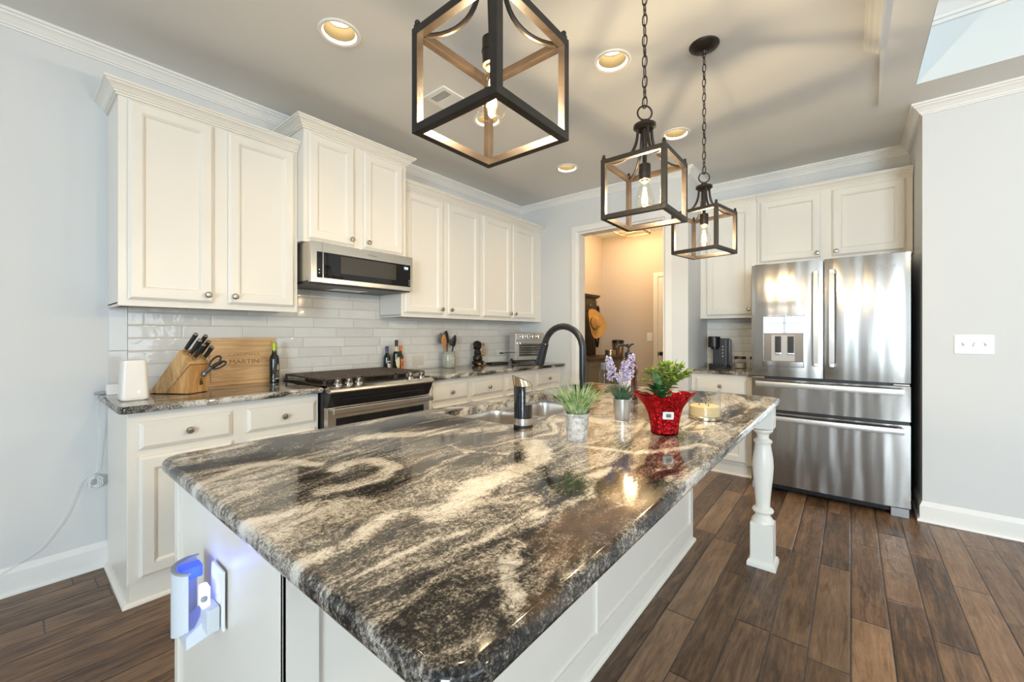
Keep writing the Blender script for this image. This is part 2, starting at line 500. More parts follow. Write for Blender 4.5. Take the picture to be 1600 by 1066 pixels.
rec_pos = [(.70, -1.065), (1.772, -1.065), (2.83, -1.055), (1.745, -2.01), (2.80, -2.01), (-2.2, -1.2)]  # last one is out of view, added as fill behind the kitchen
circ = lambda cx, cy, r, n=28: [(cx + r * math.cos(2 * PI * i / n), cy + r * math.sin(2 * PI * i / n)) for i in range(n)]
TR = (-2.4, 3.086, -6.8, -3.312)       # tray opening x0 x1 y0 y1
tray = [(TR[0], TR[2]), (TR[1], TR[2]), (TR[1], TR[3]), (TR[0], TR[3])]
m = MB()
m.plate([(RX - .2, RY - .2), (HX + .2, RY - .2), (HX + .2, .15), (RX - .2, .15)], [tray] + [circ(x, y, .078) for x, y in rec_pos], lambda a, b, d: (a, b, d), CH, CH + .12)
struct(m.build('ceiling', CEIL))
m = MB()
t0 = [(x, y, CH - .0005) for x, y in inset(tray, .001)]; t1 = [(x, y, 3.14) for x, y in inset(tray, .001)]
m.loft([t0, t1], False, True)
struct(m.build('ceiling_tray', TRAYW))
CROWN = [(0, -.070), (.008, -.070), (.008, -.060), (.016, -.060), (.017, -.052), (.024, -.045), (.029, -.036), (.037, -.028), (.046, -.023), (.046, -.015), (.056, -.013), (.056, 0), (0, 0)]
def crown(name, path, z, closed=False, k=1.0, mat=TRIM):
    m = MB(); m.sweep(path, [(o * k, z + h * k) for o, h in CROWN], closed)
    return struct(m.build(name, mat, sharp=22))
crown('trim_1', [(TR[0], TR[3]), (TR[1], TR[3]), (TR[1], TR[2]), (TR[0], TR[2])], 3.14, True, 2.0)
# left wall (range wall)
m = MB(); m.box(RX - T, XD + T, 0, T, 0, CH); struct(m.build('wall_left', WALL))
crown('trim_2', [(RX, 0), (XD, 0), (XD, YL), (XB, YL), (XB, YR), (XR, YR), (XR, RY)], CH)
# doorway wall: opening y -1.676..-.771, z..2.285
DY0, DY1, DZ = -1.686, -.771, 2.282
m = MB()
m.plate([(0, 0), (DY1, 0), (DY1, DZ), (DY0, DZ), (DY0, 0), (YL, 0), (YL, CH), (0, CH)], [], lambda a, b, d: (d, a, b), XD, XD + T)
struct(m.build('wall_back', WALL))
m = MB(); m.box(XD + T, XB + T, YL, YL + T, 0, CH); struct(m.build('wall_alcove_side', WALL))
m = MB(); m.box(XB, XB + T, YR - T, YL, 0, CH); struct(m.build('wall_alcove_back', WALL))
m = MB(); m.box(XR, XB, YR - T, YR, 0, CH); struct(m.build('wall_alcove_end', WALL))
m = MB(); m.box(XR, XR + T, RY - T, YR - T, 0, CH); struct(m.build('wall_right', WALL))
# hall beyond the doorway
m = MB(); m.box(XD + T, HX + T, HY, HY + T, 0, CH); struct(m.build('wall_hall_side', HALLWALL))
m = MB(); m.box(HX, HX + T, -2.2, HY, 0, CH); struct(m.build('wall_hall_far', HALLWALL))
m = MB(); m.box(XB + T, HX, -2.2, -2.08, 0, CH); struct(m.build('wall_hall_right', HALLWALL))
# wall behind the viewer with a window, a glass door and a second window; dining wall with a wide unseen window added for fill light
def window_unit(name, mp, a0, a1, b0, b1, mull, rows):
    """frame with glazing bars in an opening; mp(a, b, d)"""
    def bar(m, x0, x1, z0, z1, d0, d1):
        m.loft([[mp(x0, z0, d), mp(x1, z0, d), mp(x1, z1, d), mp(x0, z1, d)] for d in (d0, d1)])
    m = MB(); f = .05
    bar(m, a0, a0 + f, b0, b1, .03, .08); bar(m, a1 - f, a1, b0, b1, .03, .08)
    bar(m, a0 + f, a1 - f, b0, b0 + f, .03, .08); bar(m, a0 + f, a1 - f, b1 - f, b1, .03, .08)
    for k in range(1, mull):
        x = a0 + (a1 - a0) * k / mull; bar(m, x - .02, x + .02, b0 + f, b1 - f, .04, .07)
    for k in range(1, rows):
        z = b0 + (b1 - b0) * k / rows; bar(m, a0 + f, a1 - f, z - .015, z + .015, .045, .065)
    w = struct(m.build(name, TRIM))
    g = MB(); g.loft([[mp(a0 + f, b0 + f, .055), mp(a1 - f, b0 + f, .055), mp(a1 - f, b1 - f, .055), mp(a0 + f, b1 - f, .055)]], True, False)
    g.build('pane', GLASS, w)
    c = MB(); k = .09
    for x0, x1, z0, z1 in ((a0 - k, a0, b0 - k if b0 > .3 else 0, b1 + k), (a1, a1 + k, b0 - k if b0 > .3 else 0, b1 + k), (a0, a1, b1, b1 + k)) + (((a0, a1, b0 - k, b0),) if b0 > .3 else ()):
        bar(c, x0, x1, z0, z1, -.02, 0)
    c.build('casing', TRIM, w)
    return w
rect = lambda a0, a1, b0, b1: [(a0, b0), (a1, b0), (a1, b1), (a0, b1)]
MPX = lambda a, b, d: (RX - d, a, b)
MPY = lambda a, b, d: (a, RY - d, b)
o1, o2, o3 = (-2.5, -1.0, .8, 2.2), (-3.48, -2.98, .05, 2.2), (-6.6, -4.6, .55, 2.25)
m = MB(); m.plate(rect(RY, 0, 0, CH), [rect(*o) for o in (o1, o2, o3)], MPX, 0, T); struct(m.build('wall_rear', WALL))
window_unit('window_1', MPX, *o1, 2, 2); window_unit('door_1', MPX, *o2, 1, 1); window_unit('window_2', MPX, *o3, 2, 2)
o4 = (-1.3, 1.7, .6, 2.3)
m = MB(); m.plate(rect(RX - T, XR + T, 0, CH), [rect(*o4)], MPY, 0, T); struct(m.build('wall_dining', WALL))
window_unit('added_window', MPY, *o4, 3, 2)
# baseboards
BB = [(0, 0), (.026, 0), (.026, .010), (.022, .016), (.014, .018), (.014, .098), (.011, .104), (.007, .112), (.004, .124), (0, .128)]
def baseboard(name, path):
    m = MB(); m.sweep(path, BB); return struct(m.build(name, TRIM))
baseboard('baseboard_left', [(RX, 0), (-.002, 0)])
baseboard('baseboard_right', [(XR + .35, YR), (XR, YR), (XR, RY)])
baseboard('baseboard_rear', [(RX, RY), (RX, -3.58)])
baseboard('baseboard_back', [(XD, -1.765), (XD, YL), (3.6, YL)])
baseboard('baseboard_hall', [(XD + T, HY), (HX, HY), (HX, -.81)])
# doorway casing and jamb
CAS = [(0, 0), (0, .062), (.004, .066), (.012, .069), (.018, .066), (.018, .010), (.012, .004), (.006, 0)]
def casing(name, xw, y0, y1, z1, out, mat=TRIM):
    """door casing on a wall plane x = xw facing -x, around y0..y1 up to z1"""
    m = MB(); loops = []
    for (y, z, sy, sz) in ((y1, 0, 1, 0), (y1, z1, 1, 1), (y0, z1, -1, 1), (y0, 0, -1, 0)):
        loops.append([(xw - o, y + sy * e, z + sz * e) for o, e in CAS])
    m.loft(loops)
    return struct(m.build(name, mat))
casing('trim_3', XD, DY0, DY1, DZ, 1)
m = MB()
m.box(XD - .002, XD + T + .002, DY1 - .016, DY1, 0, DZ - .016, .002); m.box(XD - .002, XD + T + .002, DY0, DY0 + .016, 0, DZ - .016, .002)
m.box(XD - .002, XD + T + .002, DY0, DY1, DZ - .016, DZ, .002)
struct(m.build('trim_4', TRIM))
# soffit trims near the tray
m = MB(); m.loft([[(3.238, -3.152, z), (1.2, -3.088, z), (1.2, -3.148, z)] for z in (CH - .012, CH + .01)]); struct(m.build('trim_5', TRIM))
m = MB(); m.loft([[(x, -3.125 + .062 * a, CH - .045 * b) for a, b in ((0, 0), (0, 1), (.12, .98), (.2, .82), (.34, .76), (.5, .48), (.7, .4), (.8, .2), (.95, .16), (1, 0))] for x in (2.50, .5)])
struct(m.build('trim_6', TRIM))
# backsplashes
m = MB(); m.box(.075, 3.504, -.008, 0, .88, 1.352); m.box(.84, 1.61, -.008, 0, 1.352, 1.60); struct(m.build('trim_7', TILE))
m = MB(); m.box(0, .074, -.009, 0, .88, 1.116, .002); m.box(0, .074, -.009, 0, 1.118, 1.352, .002)
struct(m.build('trim_8', pm('edge_tile', (.66, .65, .62), .1, bump=.1, bscale=14)))
m = MB(); m.box(XB - .008, XB, -2.42, YL, .88, 1.36); struct(m.build('trim_9', TILEN))

# ------------------------------------------------------------------ cabinets
def mapY(yb):  return lambda u, v, d: (u, yb - d, v)          # front facing -y, u = x
def mapX(xb):  return lambda u, v, d: (xb - d, -u, v)         # front facing -x, u = -y
def front_panel(mp, u0, u1, v0, v1, prof):
    m = MB(); loops = []
    for ins, d in prof:
        loops.append([mp(u0 + ins, v0 + ins, d), mp(u1 - ins, v0 + ins, d), mp(u1 - ins, v1 - ins, d), mp(u0 + ins, v1 - ins, d)])
    m.loft(loops); return m
DOORP = [(0, .001), (0, .011), (.003, .012), (.010, .0185), (.012, .0195), (.052, .0195), (.053, .0165), (.057, .0160), (.064, .0075), (.066, .0060), (.072, .0060)]
DRAWP = [(0, 0), (0, .009), (.002, .011), (.013, .0165), (.016, .0195), (.022, .0195)]
def knob(mp, u, v, parent, d=.0195):
    c = Vector(mp(u, v, d)); ax = (Vector(mp(u, v, d + 1)) - c)
    m = MB(); m.lathe([(.006, 0), (.005, .010), (.009, .014), (.0155, .018), (.0165, .022), (.013, .027), (.005, .029)], c, 18, ax)
    return m.build('knob', NICKEL, parent)
def door(mp, u0, u1, v0, v1, parent, ku=None, kv=None, prof=DOORP, name='door'):
    o = front_panel(mp, u0, u1, v0, v1, prof).build(name, PAINT, parent, sharp=25)
    if ku is not None: knob(mp, ku, kv, o)
    return o
CABCROWN = [(0, 0), (.010, 0), (.010, .009), (.018, .011), (.018, .017), (.024, .021), (.030, .030), (.040, .039), (.050, .043), (.050, .050), (.058, .052), (.058, .062), (0, .062)]
def cab(name, label, box, group=None, cat='cabinet'):
    x0, x1, y0, y1, z0, z1 = box
    return thing(name, label, cat, ((x0 + x1) / 2, (y0 + y1) / 2, z0), group=group)

UD, BD = .299, .554
GU = 'white wall cabinets of the range wall'
# wall cabinet with two tall doors left of the microwave
t = cab('wall_cabinet', 'white two-door wall cabinet above the knife block and router', (0, .829, -UD, 0, 1.344, 2.41), GU)
m = MB(); m.box(0, .829, -UD + .018, -.001, 1.354, 2.38); m.build('body', PAINT, t)
m = MB(); m.box(0, .829, -UD, -UD + .018, 1.344, 2.38, .001); m.box(0, .018, -UD + .018, -.001, 1.344, 1.36); m.build('face_frame', PAINT, t)
mp = mapY(-UD)
door(mp, .034, .380, 1.376, 2.345, t, .352, 1.418); door(mp, .450, .806, 1.376, 2.345, t, .478, 1.418)
m = MB(); m.sweep([(0, -.001), (0, -UD), (.829, -UD)], [(o * .92, 2.352 + h * .98) for o, h in CABCROWN]); m.build('crown_molding', PAINT, t, sharp=22)
# sweep runs with the out side to the right, so the cabinet is on the left of travel
t = cab('wall_cabinet', 'taller white wall cabinet stepped forward above the microwave', (.831, 1.595, -.38, 0, 1.79, 2.55), GU)
m = MB(); m.box(.831, 1.595, -.362, -.001, 1.79, 2.52); m.build('body', PAINT, t)
m = MB(); m.box(.831, 1.595, -.38, -.362, 1.785, 2.52, .001); m.build('face_frame', PAINT, t)
mp = mapY(-.38)
door(mp, .858, 1.166, 1.806, 2.474, t, 1.140, 1.846); door(mp, 1.236, 1.560, 1.806, 2.474, t, 1.264, 1.846)
m = MB(); m.sweep([(.831, -.001), (.831, -.38), (1.595, -.38), (1.595, -.001)], [(o, 2.490 + h) for o, h in CABCROWN]); m.build('crown_molding', PAINT, t, sharp=22)
for k, (x0, x1, d1, d2, lab) in enumerate((
        (1.612, 2.5005, (1.636, 2.034), (2.084, 2.480), 'white two-door wall cabinet just right of the microwave, above the oil bottles'),
        (2.5015, 3.500, (2.528, 2.950), (2.972, 3.372), 'white two-door wall cabinet at the doorway end of the range wall, above the toaster oven'))):
    t = cab('wall_cabinet', lab, (x0, x1, -UD, 0, 1.344, 2.41), GU)
    m = MB(); m.box(x0, x1, -UD + .018, -.009, 1.356, 2.38); m.build('body', PAINT, t)
    m = MB(); m.box(x0, x1, -UD, -UD + .018, 1.344, 2.38, .001)
    if k == 0: m.box(x0, x0 + .018, -UD + .018, -.009, 1.344, 1.36)
    m.build('face_frame', PAINT, t)
    mp = mapY(-UD)
    door(mp, *d1, 1.376, 2.338, t, d1[1] - .028, 1.418); door(mp, *d2, 1.376, 2.338, t, d2[0] + .028, 1.418)
    m = MB(); m.sweep([(x0, -UD), (x1, -UD)], [(o * .92, 2.352 + h * .98) for o, h in CABCROWN]); m.build('crown_molding', PAINT, t, sharp=22)

GB = 'white base cabinets of the range wall'
def base_cab(x0, x1, dr, lab, left_end=False):
    t = cab('base_cabinet', lab, (x0, x1, -BD, 0, 0, .859), GB)
    m = MB(); m.box(x0, x1, -BD + .018, -.009, .10, .859); m.build('body', PAINT, t)
    m = MB(); m.box(x0, x1, -BD, -BD + .018, .10, .859, .001); m.build('face_frame', PAINT, t)
    m = MB(); m.box(x0, x1, -BD + .006, -.03, 0, .10); m.build('toe_kick', PAINT, t)
    if left_end:
        m = MB(); m.box(x0 - .004, x0, -BD + .004, -.009, 0, .859); m.build('end_panel', PAINT, t)
        path = [(x0 - .004, -.001), (x0 - .004, -BD + .004), (x1, -BD + .004)]
    else: path = [(x0, -BD + .004), (x1, -BD + .004)]
    m = MB(); m.sweep(path, [(0, 0), (.016, 0), (.016, .006), (.012, .014), (.006, .018), (0, .019)]); m.build('shoe_molding', PAINT, t)
    mp = mapY(-BD)
    for k, (a, b) in enumerate(dr):
        door(mp, a, b, .688, .812, t, (a + b) / 2, .750, DRAWP, 'drawer')
        door(mp, a, b, .118, .656, t, (b - .03) if k % 2 == 0 else (a + .03), .618)
    return t
base_cab(0, .838, ((.034, .392), (.460, .818)), 'white base cabinet at the open end, left of the range', True)
base_cab(1.616, 2.550, ((1.706, 2.070), (2.128, 2.522)), 'white base cabinet right of the range, below the utensil crock')
base_cab(2.551, 3.500, ((2.568, 2.984), (3.048, 3.452)), 'white base cabinet next to the doorway, below the toaster oven')

def stone_pattern(o):
    """cut the slab finely and store the drawn veins and dark clouds of this slab per vertex"""
    me = o.data; bm = bmesh.new(); bm.from_mesh(me)
    for ax, lo, hi in ((0, -.1, 2.3), (1, -2.74, -1.53)):
        k = lo
        while k < hi:
            no = (1, 0, 0) if ax == 0 else (0, 1, 0); co = (k, 0, 0) if ax == 0 else (0, k, 0)
            bmesh.ops.bisect_plane(bm, geom=list(bm.verts) + list(bm.edges) + list(bm.faces), plane_co=co, plane_no=no)
            k += .016
    bm.to_mesh(me); bm.free()
    vein, dark = [], []
    for v in me.vertices:
        c = v.co
        wx = c.x + .030 * mnoise.noise((c.x * 6, c.y * 6, 1.3)) + .010 * mnoise.noise((c.x * 22, c.y * 22, 4.1))
        wy = c.y + .030 * mnoise.noise((c.x * 6, c.y * 6, 7.7)) + .010 * mnoise.noise((c.x * 22, c.y * 22, 9.9))
        best = -2.0
        for hw, pts in VEINS:
            hw = hw * 1.2 + .002
            for (ax, ay), (bx, by) in zip(pts, pts[1:]):
                dx, dy = bx - ax, by - ay
                h = max(0, min(1, ((wx - ax) * dx + (wy - ay) * dy) / (dx * dx + dy * dy)))
                d = math.hypot(wx - ax - dx * h, wy - ay - dy * h)
                best = max(best, (hw - d) / (.5 * hw + .006) + .4)
        vein.append(best)
        dark.append(max(0, min(1, max(1.25 - math.hypot(wx - x, wy - y) / r for x, y, r in DARKS))))
    me.attributes.new('stone_vein', 'FLOAT', 'POINT').data.foreach_set('value', vein)
    me.attributes.new('stone_dark', 'FLOAT', 'POINT').data.foreach_set('value', dark)

def counter(name, lab, poly, z0, z1, holes=(), r=.012, cat='countertop'):
    m = MB()
    H = z1 - z0
    lv = [(r - r * math.sin(k * PI / 10), r - r * math.cos(k * PI / 10)) for k in range(6)]
    lv += [(i, H - h) for i, h in lv[::-1]]
    loops = [[(x, y, z0 + h) for x, y in inset(poly, i)] for i, h in lv]
    m.loft(loops, False, False)
    inn = inset(poly, r)
    for z in (z0, z1): m.plate(inn, list(holes), lambda a, b, d: (a, b, d), z, z, False)
    for h in holes: m.loft([[(x, y, z0) for x, y in h], [(x, y, z1) for x, y in h]], False, False)
    o = m.build(name, GRANITE, None, sharp=50, weld=False)
    return tag(o, lab, cat)
ZC = .893
CY = -.618
counter('countertop', 'granite countertop under the router and knife block, left of the range', [(-.040, -.010), (-.040, CY + .03), (-.031, CY + .009), (-.010, CY), (.840, CY), (.840, -.010)], .860, ZC)
counter('countertop', 'granite countertop under the crock and toaster oven, right of the range', [(1.614, CY), (3.500, CY), (3.500, -.010), (1.614, -.010)], .860, ZC)
# filler strip of stone behind the range

# fridge alcove: coffee nook cabinets and the cabinet over the fridge
GN = 'white cabinets of the fridge alcove'
XF = 3.886
mp = mapX(XF)
t = thing('wall_cabinet', 'white single-door wall cabinet above the coffee maker, beside the fridge', 'cabinet', (4.02, -2.13, 1.357), group=GN)
m = MB(); m.box(XF + .018, XB - .009, -2.366, YL - .002, 1.366, 2.40); m.build('body', PAINT, t)
m = MB(); m.box(XF, XF + .018, -2.366, YL - .002, 1.355, 2.40, .001); m.build('face_frame', PAINT, t)
door(mp, 1.949, 2.334, 1.381, 2.366, t, 2.306, 1.432)
m = MB(); m.sweep([(XF, YL - .002), (XF, -2.366)], [(o * .8, 2.384 + h * .9) for o, h in CABCROWN]); m.build('crown_molding', PAINT, t, sharp=22)
t = thing('wall_cabinet', 'white two-door wall cabinet directly over the fridge', 'cabinet', (4.02, -2.87, 1.81), group=GN)
m = MB(); m.box(XF + .018, XB - .001, -3.366, -2.368, 1.815, 2.40); m.build('body', PAINT, t)
m = MB(); m.box(XF, XF + .018, -3.366, -2.368, 1.805, 2.40, .001); m.build('face_frame', PAINT, t)
door(mp, 2.393, 2.825, 1.836, 2.368, t, 2.800, 1.872); door(mp, 2.895, 3.327, 1.836, 2.368, t, 2.922, 1.872)
m = MB(); m.sweep([(XF, -2.368), (XF, -3.366)], [(o * .8, 2.384 + h * .9) for o, h in CABCROWN]); m.build('crown_molding', PAINT, t, sharp=22)
t = thing('base_cabinet', 'white base cabinet below the coffee maker, between doorway and fridge', 'cabinet', (3.87, -2.14, 0), group=GN)
XBF = 3.600
m = MB(); m.box(XBF + .018, XB - .009, -2.385, YL - .002, .10, .859); m.build('body', PAINT, t)
m = MB(); m.box(XBF, XBF + .018, -2.385, YL - .002, .10, .859, .001); m.build('face_frame', PAINT, t)
m = MB(); m.box(XBF + .02, XB - .03, -2.385, YL - .002, 0, .10); m.build('toe_kick', PAINT, t)
m = MB(); m.sweep([(XBF + .02, YL - .002), (XBF + .02, -2.385)], [(0, 0), (.016, 0), (.016, .006), (.012, .014), (.006, .018), (0, .019)]); m.build('shoe_molding', PAINT, t)
mp = mapX(XBF)
door(mp, 1.936, 2.336, .690, .822, t, 2.136, .757, DRAWP, 'drawer'); door(mp, 1.936, 2.336, .118, .656, t, 2.30, .618)
counter('countertop', 'short granite countertop under the coffee maker', [(3.550, -2.388), (XB - .010, -2.388), (XB - .010, YL - .002), (3.550, YL - .002)], .860, ZC)

# ------------------------------------------------------------------ island
IZ = .8686
IX0, IX1, IY0, IY1 = -.076, 2.281, -2.724, -1.542
sink_hole = rrect(.835, 1.585, -2.045, -1.655, .05)
stone_pattern(counter('island_countertop', 'large swirled black, cream and grey granite island top with sink cutout', rrect(IX0, IX1, IY0, IY1, .055, 8), IZ - .036, IZ, [sink_hole], r=.014))
t = thing('kitchen_island', 'white panelled kitchen island base carrying the large granite top', 'kitchen island', (1.07, -1.95, 0))
BX0, BX1, BY0, BY1 = -.055, 2.20, -2.300, -1.62
ZB = IZ - .037
m = MB(); m.plate(rect(BX0 + .006, BX1 - .006, BY0 + .008, BY1 - .02), [rrect(.812, 1.608, -2.064, -1.6425, .03)], lambda a, b, d: (a, b, d), ZB - .005, .0); m.build('body', PAINT, t)
m = MB()
m.box(BX0, BX0 + .006, BY0, BY0 + .070, 0, ZB, .001); m.box(BX0, BX0 + .006, BY1 - .03, BY1, 0, ZB, .001)
m.box(BX0, BX0 + .06, BY0, BY0 + .008, 0, ZB, .001)
for x0, x1 in ((.40, .445), (1.022, 1.046), (BX1 - .05, BX1)): m.box(x0, x1, BY0, BY0 + .008, .115, ZB - .075, .001)
m.box(BX0 + .06, BX1, BY0, BY0 + .008, ZB - .075, ZB, .001); m.box(BX0 + .06, BX1, BY0, BY0 + .008, 0, .115, .001)
m.build('frame_trim', PAINT, t)
m = MB(); m.sweep([(BX0, BY1), (BX0, BY0), (BX1, BY0), (BX1, BY1)], [(0, 0), (.014, 0), (.014, .008), (.010, .016), (.004, .020), (0, .021)]); m.build('shoe_molding', PAINT, t)
m = MB(); m.box(2.13, 2.20, -2.60, BY0, ZB - .10, ZB, .002); m.build('apron', PAINT, t)
# doors on the range side
mp = lambda u, v, d: (u, BY1 - .02 + d, v)
for a, b in ((.02, .36), (.38, .78), (.84, 1.2), (1.22, 1.58), (1.64, 2.14)): door(mp, a, b, .13, .80, t, (a + b) / 2, .75)
# turned leg
LX, LY = 2.178, -2.655
m = MB(); a = .052
m.box(LX - a, LX + a, LY - a, LY + a, .715, ZB, .004)
prof = [(.030, .715), (.044, .708), (.046, .700), (.040, .692), (.030, .684), (.027, .672), (.028, .660), (.040, .652), (.044, .645), (.040, .637), (.036, .628), (.040, .600), (.047, .555), (.049, .515), (.046, .465), (.040, .405), (.035, .350), (.033, .315), (.034, .300), (.046, .292), (.050, .284), (.046, .275), (.034, .268), (.033, .260), (.040, .250), (.050, .236), (.053, .222), (.050, .212)]
m.lathe(prof, (LX, LY, 0), 28)
m.box(LX - a, LX + a, LY - a, LY + a, .03, .225, .004)
m.sweep([(LX - a, LY + a), (LX - a, LY - a), (LX + a, LY - a), (LX + a, LY + a)], [(0, 0), (.013, 0), (.013, .018), (.008, .03), (0, .036)], closed=True)
m.build('leg', PAINT, t)
# sink
t = thing('sink', 'double bowl stainless sink set into the island top', 'sink', (1.21, -1.85, .66))
def bowl(x0, x1, y0, y1, zt, zb, name):
    m = MB(); loops = []
    for i, z, r in ((-.006, zt, .06), (0, zt, .055), (.004, zt - .02, .055), (.008, zb + .05, .055), (.02, zb + .015, .05), (.05, zb, .03)):
        loops.append([(x, y, z) for x, y in rrect(x0 + i, x1 - i, y0 + i, y1 - i, r)])
    m.loft(loops, False, True)
    b = m.build(name, SINKS, t)
    d = MB(); cx, cy = (x0 + x1) / 2, (y0 + y1) / 2
    d.lathe([(.045, zb + .004), (.044, zb + .006), (.034, zb + .006), (.03, zb + .001)], (cx, cy, 0), 24); d.build('drain', CHROME, b)
ZS = IZ - .037
bowl(.826, 1.190, -2.053, -1.652, ZS, .665, 'bowl'); bowl(1.214, 1.594, -2.053, -1.652, ZS - .012, .665, 'bowl')
m = MB(); m.box(1.192, 1.212, -2.050, -1.655, ZS - .03, ZS - .012, .004); m.build('divider', SINKS, t)
# faucet
t = thing('faucet', 'tall matte black gooseneck faucet arching over the island sink', 'faucet', (1.24, -2.115, IZ))
fx, fy = 1.24, -2.115
m = MB(); m.lathe([(.030, IZ), (.030, IZ + .008), (.024, IZ + .012), (.021, IZ + .06), (.020, IZ + .10)], (fx, fy, 0), 24); m.build('base', BLACKM, t)
pts = [(fx, fy, IZ + .09)] + [(fx, fy, z) for z in (1.0, 1.08, 1.14)]
R = .100
for k in range(1, 17):
    a = PI * k / 16 * .93
    pts.append((fx, fy + R - R * math.cos(a), 1.14 + R * math.sin(a)))
m = MB(); m.tube(pts, .0145, 16); m.build('spout', BLACKM, t)
e = Vector(pts[-1]); d = (e - Vector(pts[-2])).normalized()
m = MB(); m.tube([e - d * .004, e, e + d * .03, e + d * .095, e + d * .105, e + d * .108], [.0148, .018, .0185, .021, .0205, .017], 20); hd = m.build('spray_head', BLACKM, t)
m = MB(); m.box(fx - .007, fx + .007, e.y + .012, e.y + .028, e.z - .065, e.z - .035, .003); m.build('button', BLACKP, hd)
m = MB(); m.tube([(fx, fy, IZ + .055), (fx - .03, fy + .02, IZ + .055)], .012, 14); m.tube([(fx - .028, fy + .018, IZ + .050), (fx - .032, fy + .022, IZ + .12)], [.0085, .0075], 12); m.build('lever', BLACKM, t)

# ------------------------------------------------------------------ range
t = thing('gas_range', 'slide-in stainless gas range with black grates between the two counters', 'range', (1.2265, -.34, 0))
x0, x1 = .846, 1.607
m = MB(); m.box(x0 + .002, x1 - .002, -.60, -.012, .03, .885); m.build('body', BLACKP, t)
m = MB(); m.box(x0, x1, -.655, -.05, .885, .905, .004); m.build('cooktop', pm('enamel_black', (.014, .013, .012), .22), t)
m = MB()   # sloped front control panel with rounded lip
sec = [(-.585, .906), (-.640, .902), (-.672, .893), (-.690, .880), (-.693, .868), (-.688, .860), (-.660, .862), (-.585, .870)]
m.loft([[(x, y, z) for y, z in sec] for x in (x0, x1)]); m.build('control_panel', STEELW, t)
m = MB()
sec = [(-.686, .861), (-.676, .835), (-.655, .80), (-.645, .775), (-.60, .775), (-.60, .861)]
m.loft([[(x, y, z) for y, z in sec] for x in (x0 + .004, x1 - .004)]); m.box(x0 + .08, x1 - .08, -.672, -.66, .812, .818); m.build('vent_panel', BLACKP, t)
m = MB(); m.box(x0 + .004, x1 - .004, -.648, -.601, .20, .772, .004); od = m.build('oven_door', STEELW, t)
m = MB(); m.box(x0 + .055, x1 - .055, -.650, -.646, .30, .705, .002); m.build('window', BLACKG, od)
m = MB(); m.box(x0 + .012, x1 - .012, -.708, -.694, .735, .772, .006); m.box(x0 + .03, x0 + .055, -.70, -.64, .742, .766, .003); m.box(x1 - .055, x1 - .03, -.70, -.64, .742, .766, .003); m.build('handle', STEELW, od)
m = MB(); m.box(x0 + .004, x1 - .004, -.645, -.601, .04, .19, .004); m.build('drawer', STEELW, t)
m = MB(); m.box(1.135, 1.365, -.648, -.606, .9045, .9062, .0006); m.build('display', BLACKG, t)
for kx in (.915, .985, 1.052, 1.440, 1.535):
    ax = Vector((0, -.30, 1)).normalized(); c = Vector((kx, -.640, .903))
    m = MB(); m.lathe([(.024, -.004), (.024, .006), (.021, .010)], c, 24, ax)
    kb = m.build('knob', CHROME, t)
    m = MB(); m.lathe([(.018, .008), (.018, .030), (.014, .036)], c, 24, ax, False); m.X = Matrix.Translation(c) @ Vector((0, 0, 1)).rotation_difference(ax).to_matrix().to_4x4()
    m.box(-.005, .005, -.021, .021, .010, .040, .003); m.build('grip', NICKEL, kb)
def grate(gx0, gx1):
    m = MB(); z0, z1 = .928, .940
    m.box(gx0, gx1, -.598, -.586, z0, z1, .003); m.box(gx0, gx1, -.072, -.060, z0, z1, .003)
    m.box(gx0, gx0 + .012, -.598, -.060, z0, z1, .003); m.box(gx1 - .012, gx1, -.598, -.060, z0, z1, .003)
    n = 13
    for i in range(1, n):
        y = -.598 + .538 * i / n; m.box(gx0, gx1, y - .0045, y + .0045, z0, z1 + .002, .002)
    for i in (1, 2):
        x = gx0 + (gx1 - gx0) * i / 3; m.box(x - .005, x + .005, -.598, -.06, z0 - .004, z1, .002)
    for fx_, fy_ in ((gx0 + .006, -.592), (gx1 - .006, -.592), (gx0 + .006, -.066), (gx1 - .006, -.066)): m.box(fx_ - .006, fx_ + .006, fy_ - .006, fy_ + .006, .904, z0 + .002)
    m.build('grate', IRON, t)
grate(.852, 1.100); grate(1.104, 1.350); grate(1.354, 1.601)
for bx, by in ((.975, -.20), (.975, -.46), (1.227, -.33), (1.478, -.20), (1.478, -.46)):
    m = MB(); m.lathe([(.05, .905), (.048, .914), (.034, .916), (.032, .923), (.0, .924)], (bx, by, 0), 24); m.build('burner', BLACKP, t)

# ------------------------------------------------------------------ microwave
t = thing('microwave', 'low-profile stainless over-the-range microwave with black glass door', 'microwave', (1.2265, -.22, 1.529))
mz0, mz1, my = 1.529, 1.784, -.450
m = MB(); m.box(x0 + .001, x1 - .001, my + .040, -.009, mz0 + .012, mz1, .002); m.build('body', STEELW, t)
m = MB(); m.box(x0 + .001, x1 - .001, my + .030, -.009, mz0 - .006, mz0 + .012, .003); m.box(x0 + .10, x1 - .10, -.40, -.30, mz0 - .008, mz0 - .006); ub = m.build('underside', BLACKP, t)
m = MB(); m.box(x0 + .25, x1 - .25, -.27, -.12, mz0 - .009, mz0 - .006); m.build('filter', STEELW, ub)
m = MB(); m.box(x0, x1, my, my + .040, mz0, mz1, .004); fr = m.build('door_frame', STEELW, t)
gx0, gx1, gz0, gz1 = x0 + .035, x1 - .022, mz0 + .030, mz1 - .062
m = MB(); m.box(gx0, gx1, my - .003, my + .01, gz0, gz1, .003); g = m.build('glass_panel', BLACKG, fr)
m = MB(); m.box(x0 + .19, x1 - .15, my - .0036, my - .003, gz0 + .04, gz1 - .012); m.build('viewing_window', pm('tinted_screen', (.055, .047, .036), .12), g)
m = MB(); m.box(x0 + .070, x0 + .076, my - .004, my + .012, mz0 + .001, mz1 - .001, .001); m.build('door_seam', STEELW, fr)
